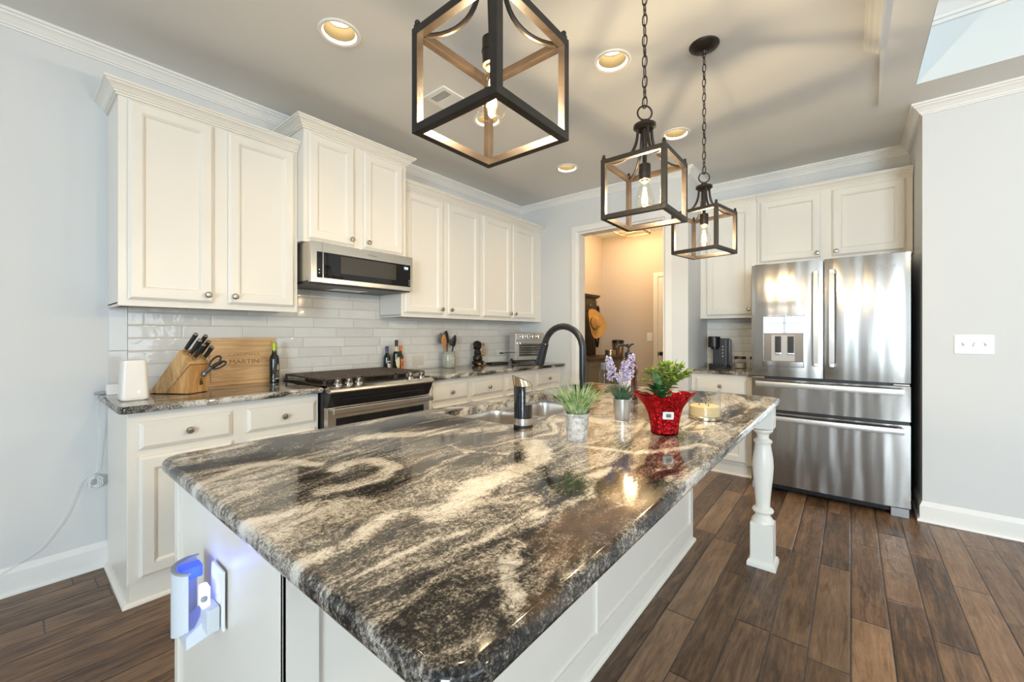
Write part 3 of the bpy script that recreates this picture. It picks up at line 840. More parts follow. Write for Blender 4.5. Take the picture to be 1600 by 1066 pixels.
m = MB(); m.box(gx1 - .062, gx1 - .022, my - .0038, my - .003, gz1 - .042, gz1 - .012); dsp = m.build('clock_display', pm('display_grey', (.05, .06, .065), .2), g)
LCD = emit('clock_digits', (.45, .78, 1.0), 4)
text_mesh('999', .022, LCD, 'digits', dsp, Vector((gx1 - .040, my - .0041, gz1 - .035)), FACE_Y)
BTN = pm('button_dots', (.7, .68, .64), .4)
for bx, bz in ((gx0 + .014, gz0 + .030), (gx0 + .014, gz0 + .050), (gx1 - .012, gz0 + .016), (gx1 - .012, gz0 + .032), (gx1 - .012, gz0 + .048)):
    m = MB(); m.lathe([(.0035, 0), (.003, .001)], (bx, my - .003, bz), 10, (0, -1, 0)); m.build('button', BTN, g)
LOGO = pm('badge_metal', (.30, .27, .23), .35, .9)
text_mesh('Whirlpool', .017, LOGO, 'badge', fr, Vector((1.265, my - .0005, mz1 - .040)), FACE_Y, shear=.25)

# ------------------------------------------------------------------ refrigerator
FX, FY1, FY0 = 3.382, -2.407, -3.315
t = thing('refrigerator', 'stainless french door refrigerator with water dispenser and two drawers', 'refrigerator', (3.75, -2.861, 0))
FSIDE = pm('fridge_side', (.07, .075, .085), .45)
m = MB(); m.box(FX + .075, 4.10, FY0 + .006, FY1 - .006, .03, 1.735, .004); m.build('body', FSIDE, t)
def fdoor(name, y0, y1, z0, z1, hole=None):
    """slightly crowned steel door front"""
    m = MB(); loops = []
    N = 10
    for k in range(N + 1):
        y = y0 + (y1 - y0) * k / N; s = 2 * k / N - 1
        b = .006 * (1 - s * s); e = .010 if k in (0, N) else 0
        loops.append([(FX + .07, y, z0), (FX + e - b, y, z0), (FX + e - b, y, z1), (FX + .07, y, z1)])
    m.loft(loops)
    return m.build(name, STEELF, t, sharp=50)
dl = fdoor('door', -2.858, FY1, .884, 1.745); dr = fdoor('door', FY0, -2.864, .884, 1.745)
d1 = fdoor('drawer', FY0, FY1, .632, .862); d2 = fdoor('drawer', FY0, FY1, .064, .608)
m = MB(); m.box(FX + .03, FX + .08, FY0 + .004, FY1 - .004, .60, .89); m.build('gasket', BLACKP, t)
def vhandle(y, par):
    m = MB(); n = 14; loops = []
    for k in range(n + 1):
        s = k / n; z = .975 + .685 * s; b = .052 + .018 * math.sin(PI * s)
        hw = .0155 if 0 < k < n else .0145
        loops.append([(FX - b + .013, y - hw, z), (FX - b, y - hw + .002, z), (FX - b, y + hw - .002, z), (FX - b + .013, y + hw, z)])
    m.loft(loops)
    for z in (.985, 1.65): m.box(FX - .055, FX, y - .012, y + .012, z - .012, z + .012, .003)
    m.build('handle', HANDLES, par)
vhandle(-2.818, dl); vhandle(-2.908, dr)
def hhandle(z, par):
    m = MB(); n = 16; loops = []
    for k in range(n + 1):
        s = k / n; y = FY1 - .035 - .838 * s; b = .050 + .016 * math.sin(PI * s)
        loops.append([(FX - b + .015, y, z - .022), (FX - b, y, z - .020), (FX - b - .004, y, z), (FX - b, y, z + .018), (FX - b + .015, y, z + .020)])
    m.loft(loops)
    for y in (FY1 - .050, FY0 + .050): m.box(FX - .05, FX, y - .013, y + .013, z - .014, z + .014, .003)
    m.build('handle', HANDLES, par)
hhandle(.828, d1); hhandle(.572, d2)
# dispenser
dy0, dy1, dz0, dz1 = -2.748, -2.484, .958, 1.347
m = MB()
def fr_box(a0, a1, b0, b1, x_0, x_1, bev=.002): m.box(x_0, x_1, a0, a1, b0, b1, bev)
m.box(FX - .010, FX - .002, dy0, dy1, dz0, dz0 + .042, .002); m.box(FX - .010, FX - .002, dy0, dy0 + .006, dz0, dz1, .001); m.box(FX - .010, FX - .002, dy1 - .006, dy1, dz0, dz1, .001); m.box(FX - .010, FX - .002, dy0, dy1, dz1 - .006, dz1, .001)
dp = m.build('dispenser', STEELF, dl)
m = MB(); m.box(FX - .0105, FX - .003, dy0 + .006, dy1 - .006, 1.214, dz1 - .006, .0015); m.build('control_screen', pm('mirror_black_glass', (.62, .64, .64), .04, .85), dp)
m = MB(); m.box(FX - .0075, FX - .004, dy0 + .006, dy1 - .006, dz0 + .042, 1.214); m.box(FX - .0085, FX - .0075, dy0 + .05, dy1 - .05, dz0 + .042, 1.206, .0004); m.build('recess', pm('recess_steel', (.22, .20, .18), .3, .8), dp)
m = MB(); m.box(FX - .009, FX - .0078, dy0 + .058, dy1 - .058, dz0 + .046, 1.20, .0005); m.build('back_plate', pm('light_grey_plate', (.42, .40, .38), .4, .3), dp)
for y in (-2.585, -2.665):
    m = MB(); m.box(FX - .014, FX - .009, y - .019, y + .019, 1.063, 1.190, .002); pd = m.build('paddle', BLACKP, dp)
    m = MB(); m.box(FX - .016, FX - .009, y - .020, y + .020, 1.052, 1.066, .002); m.build('paddle_tip', CHROME, pd)
    m = MB(); m.box(FX - .0095, FX - .0085, y - .024, y + .024, 1.046, 1.196, .0004); m.build('paddle_frame', GREYP, pd)
text_mesh('Whirlpool', .026, LOGO, 'badge', dr, Vector((FX - .0075, -3.185, 1.655)), FACE_X, shear=.25, extrude=.0006)
m = MB(); m.box(FX + .035, FX + .08, FY0 + .03, FY1 - .03, .022, .060, .003)
for k in range(5): m.box(FX + .030, FX + .036, FY0 + .13, FY1 - .10, .026 + .006 * k, .029 + .006 * k)
m.build('toe_grille', BLACKP, t)
for y in (FY0 + .062, FY1 - .04):
    m = MB(); m.box(FX + .004, FX + .09, y - .055, y + .035, 0, .058, .006); m.build('foot', GREYP, t)
m = MB(); m.box(FX + .02, FX + .09, FY0 + .02, FY0 + .10, 1.735, 1.752, .003); m.box(FX + .02, FX + .09, FY1 - .10, FY1 - .02, 1.735, 1.752, .003); m.build('hinge_cover', FSIDE, t)
for y in (FY0 + .045, FY1 - .045):
    m = MB(); m.box(FX - .002, FX + .06, y - .04, y + .04, .866, .876, .002); m.build('hinge', NICKEL, t)

# ------------------------------------------------------------------ pendant lights
def make_pendant(loc):
    """hung from the ceiling point loc; local z = 0 at the ceiling"""
    t = thing('pendant_light', '', 'pendant light', (0, 0, 0), local=True, group='three cube pendants over the island')
    zb, h, s = 1.616 - CH, .215, .233; hw = s / 2; b = .0085
    zt = zb + h
    m = MB()
    for z in (zb + b, zt - b):
        for sg in (-1, 1):
            m.box(-hw, hw, sg * (hw - b) - b, sg * (hw - b) + b, z - b, z + b, .0012); m.box(sg * (hw - b) - b, sg * (hw - b) + b, -hw + 2 * b, hw - 2 * b, z - b, z + b, .0012)
    for sx in (-1, 1):
        for sy in (-1, 1): m.box(sx * (hw - b) - b, sx * (hw - b) + b, sy * (hw - b) - b, sy * (hw - b) + b, zb + 2 * b, zt - 2 * b, .0012)
    m.build('cage', PEND, t)
    zh = 1.952 - CH
    m = MB(); m.lathe([(.014, zh + .030), (.016, zh + .018), (.039, zh + .014), (.040, zh + .004), (.034, zh), (.030, zh - .004)], (0, 0, 0), 28); m.build('hub', DARKM, t)
    for k in range(4):
        a = PI / 4 + k * PI / 2; c, sn = math.cos(a), math.sin(a)
        r1 = (hw - 2 * b) * 1.4142 - .004; pts = []
        for q in range(13):
            u = q / 12
            r = .026 + (r1 - .026) * (1 - math.cos(u * PI / 2)) ** 1.15; z = zh - (zh - (zt - .012)) * math.sin(u * PI / 2)
            pts.append((r * c, r * sn, z))
        m = MB(); m.tube(pts, .0055, 8); m.build('arm', DARKM, t)
        m = MB(); q = (hw - b); sx, sy = (1 if c > 0 else -1), (1 if sn > 0 else -1)
        m.box(sx * q - .006, sx * q + .006, sy * q - .006, sy * q + .006, zt, zt + .009, .002); m.ball((sx * q, sy * q, zt + .013), .006, n=10, m=6); m.build('finial', DARKM, t)
    m = MB(); m.tube([(0, 0, zh), (0, 0, 1.826 - CH)], [.011, .007], 12); m.build('stem', DARKM, t)
    zs = 1.824 - CH
    m = MB(); m.lathe([(.016, zs), (.0205, zs - .003), (.0205, zs - .026), (.0215, zs - .027), (.0215, zs - .031), (.0205, zs - .032), (.0195, zs - .058), (.015, zs - .060)], (0, 0, 0), 24); so = m.build('socket', DARKM, t)
    z0 = zs - .058
    m = MB(); m.lathe([(.013, z0 + .004), (.0135, z0 - .006), (.017, z0 - .022), (.0235, z0 - .045), (.0305, z0 - .070), (.0325, z0 - .084), (.029, z0 - .099), (.020, z0 - .109), (.008, z0 - .113), (.001, z0 - .1135)], (0, 0, 0), 28, cap0=False); bu = m.build('bulb', BULBG, t)
    m = MB()
    for k in range(6):
        a = k * PI / 3; r0, r1 = .004, .010
        m.tube([(r0 * math.cos(a), r0 * math.sin(a), z0 - .028), (r1 * math.cos(a), r1 * math.sin(a), z0 - .086)], .0011, 6)
    m.build('filament', FILAM, bu)
    m = MB(); m.lathe([(.012, z0 - .001), (.0128, z0 - .007), (.004, z0 - .012)], (0, 0, 0), 16); m.build('bulb_base', pm('brass_base', (.7, .5, .2), .3, .9), bu)
    ring_z = 2.010 - CH
    m = MB(); m.tube([(.026 * math.cos(q) * .633, -.026 * math.cos(q) * .774, ring_z + .026 * math.sin(q)) for q in [2 * PI * i / 24 for i in range(24)]], .0032, 8, closed=True); m.build('ring', DARKM, t)
    m = MB(); z = ring_z + .038; i = 0
    while z < -.022:
        L, W = .0235, .0085; pts = []
        for q in range(16):
            a = 2 * PI * q / 16; x = W * math.cos(a); zz = L * math.sin(a) * (1 - .12 * abs(math.sin(a)) ** 6)
            pts.append((x, 0, z + zz) if i % 2 else (0, x, z + zz))
        m.tube(pts, .0023, 6, closed=True); z += .0375; i += 1
    m.tube([(.003 * math.cos(k), .003 * math.sin(k), ring_z + .02 + (-.03 - ring_z - .02) * k / 40) for k in range(41)], .0012, 5)
    m.build('chain', DARKM, t)
    m = MB(); m.lathe([(.006, -.046), (.009, -.040), (.012, -.030), (.045, -.024), (.055, -.016), (.068, -.010), (.072, -.004), (.072, 0)], (0, 0, 0), 36); m.build('canopy', DARKM, t)
    l = bpy.data.lights.new('bulb_light', 'POINT'); l.energy = PEND_W; l.color = (1.0, .80, .52); l.shadow_soft_size = .009
    lo = bpy.data.objects.new('bulb_light', l); COL.objects.link(lo); lo.parent = t; lo.location = (0, 0, z0 - .060)
    return t
PEND = wood('cage_brown_metal', [(.3, (.010, .007, .005)), (.55, (.020, .0135, .009)), (.75, (.034, .023, .015))], (3, 3, 3), rough=.45)
p1 = make_pendant(None); p1.location = (.305, -2.431, CH); p1['label'] = 'cube cage pendant over the near end of the island, largest of three'
dup(p1, (1.133, -2.432, CH), 0, 'middle one of the three cube cage pendants over the island')
dup(p1, (1.933, -2.429, CH), -.185, 'cube cage pendant over the fridge end of the island, with canopy showing')

# ------------------------------------------------------------------ recessed lights, ceiling vent
rlab = ['recessed ceiling light above the wall cabinet left of the microwave', 'recessed ceiling light seen through the cage of the nearest pendant',
        'recessed ceiling light near the far end of the range wall', 'recessed ceiling light in line with the island, between first and middle pendants',
        'recessed ceiling light beyond the middle pendant, toward the fridge', 'added unseen fill light recessed in the ceiling behind the kitchen']
def make_recessed():
    t = thing('recessed_light', '', 'ceiling light', (0, 0, 0), local=True, group='recessed ceiling lights')
    m = MB(); m.lathe([(.077, .002), (.098, -.0005), (.100, -.004), (.094, -.008), (.080, -.006), (.076, -.001), (.074, .006)], (0, 0, 0), 40, cap0=False, cap1=False); m.build('trim_ring', TRIM, t)
    m = MB(); m.lathe([(.076, .001), (.072, .02), (.062, .060), (.058, .075)], (0, 0, 0), 40, cap0=False, cap1=False); m.build('reflector', RECCONE, t)
    m = MB(); m.lathe([(.0, .068), (.060, .068)], (0, 0, 0), 40, cap0=False, cap1=False); m.build('diffuser', RECLED, t)
    l = bpy.data.lights.new('downlight', 'AREA'); l.shape = 'DISK'; l.size = .112; l.energy = REC_W; l.color = WARM
    lo = bpy.data.objects.new('downlight', l); COL.objects.link(lo); lo.parent = t; lo.location = (0, 0, .0665)
    return t
r0 = make_recessed()
for i, (x, y) in enumerate(rec_pos):
    if i == 0: r0.location = (x, y, CH); r0['label'] = rlab[0]
    else: dup(r0, (x, y, CH), 0, rlab[i])
t = thing('ceiling_vent', 'white louvred air vent in the ceiling near the microwave', 'vent', (1.40, -1.04, CH))
vx0, vx1, vy0, vy1 = 1.311, 1.60, -1.135, -.945
m = MB(); m.plate(rect(vx0, vx1, vy0, vy1), [rect(vx0 + .03, vx1 - .03, vy0 + .025, vy1 - .025)], lambda a, b, d: (a, b, d), CH - .010, CH - .0005); m.build('frame', TRIM, t)
m = MB(); m.box(vx0 + .028, vx1 - .028, vy0 + .023, vy1 - .023, CH - .002, CH - .0005); m.build('backing', BLACKP, t)
m = MB()
for k in range(4): m.box(vx0 + .034 + k * .014, vx0 + .036 + k * .014, vy0 + .025, vy1 - .025, CH - .010, CH - .002)
for k in range(14):
    xx = vx0 + .096 + k * .0120; m.X = Matrix.Translation((xx, 0, CH - .006)) @ Matrix.Rotation(.7, 4, 'Y'); m.box(-.006, .006, vy0 + .025, vy1 - .025, -.0008, .0008)
m.X = Matrix.Identity(4); m.build('louver', TRIM, t)

# ------------------------------------------------------------------ things on the left counter
t = thing('router', 'white tapered wireless router standing on the left end of the granite counter', 'router', (.046, -.362, ZC))
m = MB(); loops = []
for z, k in ((.002, .047), (.006, .050), (.02, .0505), (.10, .0475), (.18, .044), (.188, .0425), (.190, .039)):
    loops.append([(.046 + x, -.362 + y, ZC + z) for x, y in rrect(-k, k, -k, k, .018, 5)])
m.loft(loops); m.build('housing', pm('router_white', (.80, .76, .70), .35), t)
m = MB(); m.loft([[(.046 + x, -.362 + y, ZC + z) for x, y in rrect(-.044, .044, -.044, .044, .016, 4)] for z in (0, .003)]); m.build('base', GREYP, t)
m = MB(); m.ball((.058, -.4125, ZC + .040), .0022, n=8, m=6); m.build('status_light', emit('led_white', (1, .95, .85), 6), t)

t = thing('power_adapter', 'small white power adapter behind the router at the wall', 'adapter', (.012, -.05, ZC))
m = MB(); m.box(-.014, .030, -.075, -.030, ZC, ZC + .056, .004); m.build('housing', WHITEP, t)
m = MB(); m.tube([(-.014, -.05, ZC + .012), (-.022, -.05, ZC + .012), (-.050, -.045, ZC + .010), (-.058, -.045, ZC + .009)], [.006, .009, .009, .004], 12); m.build('plug', GREYP, t)
CORD = pm('white_cord', (.78, .80, .80), .45)
t = thing('charging_cable', 'thin white cable hanging down the wall with a coiled bundle', 'cable', (-.05, -.03, .45))
def spl(P, n=8):
    P = [Vector(p) for p in P]; out = []
    Q = [P[0]] + P + [P[-1]]
    for i in range(1, len(Q) - 2):
        for k in range(n):
            u = k / n; a, b, c, d = Q[i - 1:i + 3]
            out.append(.5 * ((2 * b) + (c - a) * u + (2 * a - 5 * b + 4 * c - d) * u * u + (3 * b - a - 3 * c + d) * u ** 3))
    out.append(P[-1]); return out
m = MB(); m.tube(spl([(.010, -.34, ZC + .02), (-.012, -.26, ZC + .016), (-.032, -.16, ZC + .004), (-.0475, -.10, ZC - .02), (-.046, -.06, .80), (-.036, -.03, .70), (-.038, -.022, .60), (-.046, -.022, .50)]), .0015, 6); m.build('upper_lead', CORD, t)
m = MB(); m.tube(spl([(-.046, -.022, .50), (-.085, -.022, .478), (-.115, -.022, .445), (-.150, -.022, .33), (-.195, -.022, .245), (-.245, -.022, .175), (-.30, -.022, .142), (-.42, -.022, .075)]), .0015, 6); m.build('lower_lead', CORD, t)
m = MB(); rnd = random.Random(3); pts = []
for k in range(150):
    a = k * .37; r = .026 + .008 * math.sin(k * .9 + rnd.random())
    pts.append((-.054 + r * math.cos(a) * (.9 + .2 * math.sin(k * .11)), -.020 - .012 * (.5 + .5 * math.sin(k * .53)), .452 + r * math.sin(a)))
m.tube(pts, .0018, 6); m.build('coil', CORD, t)

# knife block, local frame: x along its side towards the front, z up
KB = thing('knife_block', 'slanted light wooden knife block holding black-handled knives', 'knife block', (.135, -.167, ZC), math.radians(-57), True)
def prism(m, poly, y0, y1): m.loft([[(x, y, z) for x, z in poly] for y in (y0, y1)])
m = MB(); prism(m, [(0, .004), (.095, .004), (.236, .156), (.178, .230)], 0, .12); m.build('slotted_body', BLOCKW, KB)
m = MB(); prism(m, [(.0965, .004), (.228, .004), (.2365, .150)], .001, .119); fw = m.build('front_foot', BLOCKD, KB)
m = MB()
for x, y in ((.012, .012), (.012, .108), (.218, .012), (.218, .108)): m.box(x - .008, x + .008, y - .008, y + .008, 0, .005, .001)
m.build('foot', BLACKP, KB)
INK = pm('burnt_mark', (.02, .012, .008), .7)
m = MB()
for (y, z, hy, hz) in ((.072, .060, .008, .0025), (.072, .048, .009, .002), (.066, .054, .002, .012), (.078, .052, .002, .010), (.072, .072, .003, .006)): m.box(.2325 + (z - .05) * .057, .2340 + (z - .05) * .057, y - hy, y + hy, z - hz, z + hz)
m.build('maker_mark', INK, fw)
ax = Vector((.609, 0, .793)); fc0, fc1 = Vector((.178, 0, .230)), Vector((.236, 0, .156))
XK = Matrix.Translation((.135, -.167, ZC)) @ Matrix.Rotation(math.radians(-57), 4, 'Z')
HANDLE = pm('knife_handle', (.018, .017, .018), .35); BOLST = pm('bolster_steel', (.5, .48, .45), .25, 1.0)
ks = [(.10, .020, .115, 'largest black-handled knife at the top left of the knife block'), (.14, .082, .108, 'black-handled knife at the top right of the knife block'),
      (.42, .030, .105, 'black-handled knife in the second row of the block, left of its twin'), (.45, .088, .098, 'black-handled knife in the second row of the block, far side'),
      (.68, .040, .100, 'black-handled knife in the front row of the block, nearest the shears'), (.72, .100, .085, 'short black-handled knife at the far front corner of the block')]
for s, y, L, lab in ks:
    k = thing('kitchen_knife', lab, 'knife', XK @ (fc0.lerp(fc1, s) + Vector((0, y, 0))), math.radians(-57), True, group='knives in the block')
    m = MB(); m.tube([ax * .001, ax * .010, ax * .018], [.0085, .0095, .0095], 12, flat=.8); m.build('bolster', BOLST, k)
    m = MB(); m.tube([ax * .017, ax * .03, ax * (L * .6), ax * (L - .004)], [.0095, .0105, .0112, .0118], 14, flat=.85); m.build('handle', HANDLE, k)
    m = MB(); m.tube([ax * (L - .004), ax * L, ax * (L + .002)], [.0118, .0112, .009], 14, flat=.85); m.build('end_cap', BOLST, k)
sh = thing('kitchen_shears', 'black-handled kitchen shears hooked on the front of the knife block', 'shears', XK @ Vector((.249, .06, .125)), math.radians(-57), True)
m = MB(); m.tube([(.0, .018, -.020), (.020, .020, -.004), (.034, .022, .012)], [.011, .012, .010], 12); m.ball((-.001, .012, -.026), .012, .010, .016); m.build('pivot', pm('shears_steel', (.25, .25, .26), .3, .8), sh)
def loop_ring(name, c, a, b, ang):
    m = MB(); ca, sa = math.cos(ang), math.sin(ang); e = Vector((.45, .68, .58)).normalized(); up = Vector((-.25, -.45, .86)); up = (up - e * up.dot(e)).normalized()
    d1, d2 = e * ca + up * sa, up * ca - e * sa
    m.tube([Vector(c) + d1 * (a * math.cos(q)) + d2 * (b * math.sin(q)) for q in [2 * PI * i / 28 for i in range(28)]], .0048, 8, closed=True)
    m.build(name, HANDLE, sh)
loop_ring('finger_loop', (.044, .036, .040), .035, .016, .25); loop_ring('finger_loop', (.050, .054, .020), .035, .015, -.2)
m = MB(); m.tube([(.014, .016, -.006), (.038, .036, .014), (.066, .066, .040)], [.008, .009, .006], 10); m.build('shank', HANDLE, sh)

# cutting board leaning on the tile
CB = thing('cutting_board', 'rectangular wooden cutting board with engraved lettering leaning on the tile', 'cutting board', (.607, -.060, ZC), 0, True)
tilt = Matrix.Rotation(math.radians(-7.5), 4, 'X')
W_, H_ = .196, .290
m = MB(); m.X = tilt
prof = [(0, .000), (0, .019), (.002, .021), (.016, .021), (.0175, .014), (.0235, .014), (.025, .021)]
m.loft([[(-W_ + i, -d + .021, i), (W_ - i, -d + .021, i), (W_ - i, -d + .021, H_ - i), (-W_ + i, -d + .021, H_ - i)] for i, d in prof]); m.build('board', BOARDW, CB)
ENG = pm('engraving', (.27, .12, .03), .6)
tr3 = tilt.to_3x3()
for body, size, z, sx in (('CARDINALS', .026, .178, 1.25), ('MARTIN', .040, .128, 1.15), ('FINE HOME BUILDERS', .014, .104, 1.1)):
    text_mesh(body, size, ENG if size > .03 else pm('faint_engraving', (.40, .20, .07), .6), 'lettering', CB, tilt @ Vector((.010, -.0003, z)), tr3 @ FACE_Y, extrude=.0003, sx=sx)

def bottle(name, lab, x, y, z, prof, mat, group=None, n=28):
    t = thing(name, lab, 'bottle', (x, y, z), group=group)
    m = MB(); m.lathe(prof, (x, y, z), n); m.build('glass_body', mat, t); return t
def wrap(t, name, mat, x, y, r, z0, z1, a0, a1, n=14, oval=False):
    m = MB(); a0, a1 = math.radians(a0), math.radians(a1)
    if oval:
        cz, hz = (z0 + z1) / 2, (z1 - z0) / 2; ca, ha = (a0 + a1) / 2, (a1 - a0) / 2
        loops = []
        for k in (0.02, .5, .8, 1.0): loops.append([(x + r * math.cos(ca + ha * k * math.cos(q)), y + r * math.sin(ca + ha * k * math.cos(q)), cz + hz * k * math.sin(q)) for q in [2 * PI * i / 24 for i in range(24)]])
        m.loft(loops, True, False)
    else: m.loft([[(x + r * math.cos(a0 + (a1 - a0) * k / n), y + r * math.sin(a0 + (a1 - a0) * k / n), z) for k in range(n + 1)] for z in (z0, z1)], False, False, closed=False)
    return m.build(name, mat, t)
DARKG = pm('dark_green_glass', (.012, .014, .008), .06, **{'Specular_IOR_Level': .6}); OLIVEG = pm('olive_glass', (.05, .04, .012), .08); LIME = pm('lime_foil', (.42, .50, .03), .35, .2)
bx, by = .768, -.105
t = bottle('oil_bottle', 'dark oil bottle with lime green cap beside the cutting board', bx, by, ZC, [(.024, 0), (.0285, .004), (.0285, .145), (.026, .165), (.015, .185), (.0125, .20), (.0125, .215)], DARKG)
m = MB(); m.lathe([(.0145, .208), (.0148, .225), (.0140, .2255), (.0148, .227), (.0148, .255), (.012, .258)], (bx, by, ZC), 24); m.build('cap', LIME, t)
GOLDL = pm('gold_print', (.55, .48, .33), .5)
wrap(t, 'label', pm('dark_label', (.03, .025, .02), .5), bx, by, .0288, ZC + .03, ZC + .12, -110, -25)
m = MB()
for q, (z, hw, hz) in enumerate(((.112, 7, .007), (.099, 13, .008), (.086, 15, .004), (.070, 18, .0012), (.060, 20, .0012), (.050, 20, .001), (.040, 19, .001), (.026, 32, .0035))):
    m.loft([[(bx + .0291 * math.cos(math.radians(-64 + hw * (k / 8 * 2 - 1))), by + .0291 * math.sin(math.radians(-64 + hw * (k / 8 * 2 - 1))), ZC + z + s * hz) for k in range(9)] for s in (-1, 1)], False, False, closed=False)
m.build('printed_emblem', GOLDL, t)
for i, (bx, by, H, r, lab, capm, lb) in enumerate(((1.648, -.055, .215, .029, 'dark bottle with purple cap behind the range, left of three', (.05, .03, .12), 'plain'),
        (1.722, -.080, .265, .029, 'tallest bottle behind the range, with cream oval label', (.015, .016, .016), 'oval'),
        (1.782, -.055, .215, .024, 'bottle with orange cap and orange label behind the range', (.75, .13, .01), 'orange'))):
    nk = H * .36
    t = bottle('oil_bottle', lab, bx, by, ZC, [(r - .004, 0), (r, .004), (r, H * .55), (r * .9, H * .60), (r * .48, H * .70), (r * .42, H * .76), (r * .42, H * .95)], OLIVEG if i == 2 else DARKG)
    m = MB(); m.lathe([(r * .46, H * .80), (r * .48, H * .985), (r * .40, H)], (bx, by, ZC), 20); m.build('cap', pm('foil_' + lb, capm, .4), t)
    if lb == 'plain':
        wrap(t, 'label', pm('pale_label', (.62, .56, .58), .5), bx, by, r + .0004, ZC + .02, ZC + .095, -115, -45); wrap(t, 'label_band', pm('violet_ink', (.06, .03, .10), .5), bx, by, r + .0008, ZC + .072, ZC + .086, -108, -52)
    elif lb == 'oval':
        wrap(t, 'label', pm('cream_label', (.72, .63, .38), .5), bx, by, r + .0005, ZC + .030, ZC + .125, -130, -45, oval=True)
        m = MB(); m.lathe([(r * .80, H * .645), (r * .495, H * .70), (r * .445, H * .76), (r * .445, H * .80)], (bx, by, ZC), 20, cap0=False, cap1=False); m.build('neck_label', pm('cream_neck', (.62, .56, .40), .5), t)
    else:
        wrap(t, 'label', pm('orange_label', (.75, .20, .03), .5), bx, by, r + .0004, ZC + .02, ZC + .105, -120, -40)
        m = MB(); m.tube([(bx + (r + .001) * math.cos(math.radians(a)), by + (r + .001) * math.sin(math.radians(a)), ZC + .065 + .02 * math.sin(a * .09)) for a in range(-115, -44, 5)], .0022, 5); m.build('label_script', pm('brown_ink', (.05, .02, .01), .5), t)

# outlet on the backsplash
def outlet(name, lab, mp, w, h, kind):
    t = thing(name, lab, 'outlet' if kind == 'outlet' else 'light switch', mp(0, 0, 0))
    m = MB(); loops = [[mp(x, z, d) for x, z in rrect(-w / 2 + i, w / 2 - i, -h / 2 + i, h / 2 - i, .004, 3)] for i, d in ((0, 0), (0, .003), (.003, .0055))]
    m.loft(loops); m.build('cover_plate', WHITEP, t); return t
mpo = lambda u, v, d: (2.0 + u, -.008 - d, .972 + v)
WHITEP, _W = pm('ivory_plastic', (.60, .55, .47), .35), WHITEP
t = outlet('wall_outlet', 'ivory horizontal outlet plate on the tile between bottles and crock', mpo, .128, .078, 'outlet')
m = MB()
for s in (-1, 1):
    m.loft([[mpo(s * .026 + x, z, d) for x, z in rrect(-.017, .017, -.014, .014, .006, 3)] for d in (.005, .0062)])
m.build('receptacle', WHITEP, t)
m = MB()
for s in (-1, 1):
    for dz in (-.005, .005): m.loft([[mpo(s * .026 + x, dz + z, d) for x, z in rrect(-.005, .003, -.001, .001, .0005, 1)] for d in (.006, .0064)])
m.build('slot', BLACKP, t)
WHITEP = _W

# ------------------------------------------------------------------ right counter
cx, cy = 2.285, -.098
t = thing('utensil_crock', 'sage green ceramic crock full of cooking utensils', 'crock', (cx, cy, ZC))
m = MB(); m.lathe([(.050, 0), (.058, .004), (.064, .02), (.066, .06), (.066, .11), (.061, .128), (.058, .134), (.061, .142), (.063, .150), (.060, .153), (.056, .150), (.055, .14), (.056, .06), (.05, .02), (.001, .016)], (cx, cy, ZC), 36, cap1=False)
n = NT('sage_glaze'); n.set(Base_Color=n.mix(n.noise(n.pos(), 22, 4), (.24, .27, .22), (.46, .46, .38)), Roughness=.2); m.build('vessel', n.m, t)
m = MB()
for (a, z, s) in ((-95, .098, 5), (-110, .090, 4), (-80, .090, 4), (-95, .082, 6), (-100, .066, 4), (-88, .060, 5), (-96, .048, 5)):
    m.loft([[(cx + .0668 * math.cos(math.radians(a + s * (k / 5 * 2 - 1))), cy + .0668 * math.sin(math.radians(a + s * (k / 5 * 2 - 1))), ZC + z + q * .003) for k in range(6)] for q in (-1, 1)], False, False, closed=False)
m.build('raised_lettering', pm('pale_glaze', (.58, .58, .50), .3), t)
def utensil(name, lab, tip, head, mat, mat2, ang=0):
    t = thing(name, lab, name.split('_')[-1], (cx, cy, ZC + .02), group='utensils in the crock')
    q_ = Vector((tip[0] - cx, tip[1] - cy, 0)).normalized() * .014; b = Vector((cx + q_.x, cy + q_.y, ZC + .025)); e = Vector(tip)
    d = (e - b).normalized()
    m = MB(); m.tube([b, b.lerp(e, .5), e - d * .02], [.0055, .005, .0055], 10); m.build('handle', mat, t)
    side = d.cross(Vector((0, -1, 0))).normalized()
    m = MB(); L, wd, th = head[0] * 1.12, head[1] * 1.12, head[2]; loops = []
    for k in range(13):
        u = k / 12; ww = wd * math.sin(PI * min(1, .12 + .86 * u) ** .8) ** .6 * (1 if u < .97 else .5); cpos = e - d * .025 + d * (L * u)
        nrm = d.cross(side)
        loops.append([cpos + side * (ww * math.cos(q)) + nrm * (th * math.sin(q) + .35 * ww * (math.cos(q) ** 2)) for q in [2 * PI * i / 12 for i in range(12)]])
    m.loft(loops); m.build('head', mat2, t)
utensil('wooden_spoon', 'pale wooden spoon leaning left in the crock', (cx - .070, cy - .030, ZC + 0.237), (.095, .030, .004), SPOONW, SPOONW)
utensil('slotted_turner', 'grey brown turner behind the wooden spoon in the crock', (cx - .052, cy + .034, ZC + 0.257), (.085, .034, .003), SPOONW, pm('grey_silicone', (.16, .13, .10), .5))
utensil('spatula', 'tall black spatula in the middle of the crock', (cx + .004, cy + .030, ZC + 0.257), (.105, .036, .004), BLACKP, BLACKP)
utensil('serving_spoon', 'black serving spoon leaning right of the spatula in the crock', (cx + .030, cy - .040, ZC + 0.227), (.095, .032, .004), BLACKP, BLACKP)
utensil('ladle', 'black ladle at the right edge of the crock', (cx + .078, cy + .020, ZC + 0.227), (.075, .036, .012), BLACKP, BLACKP)

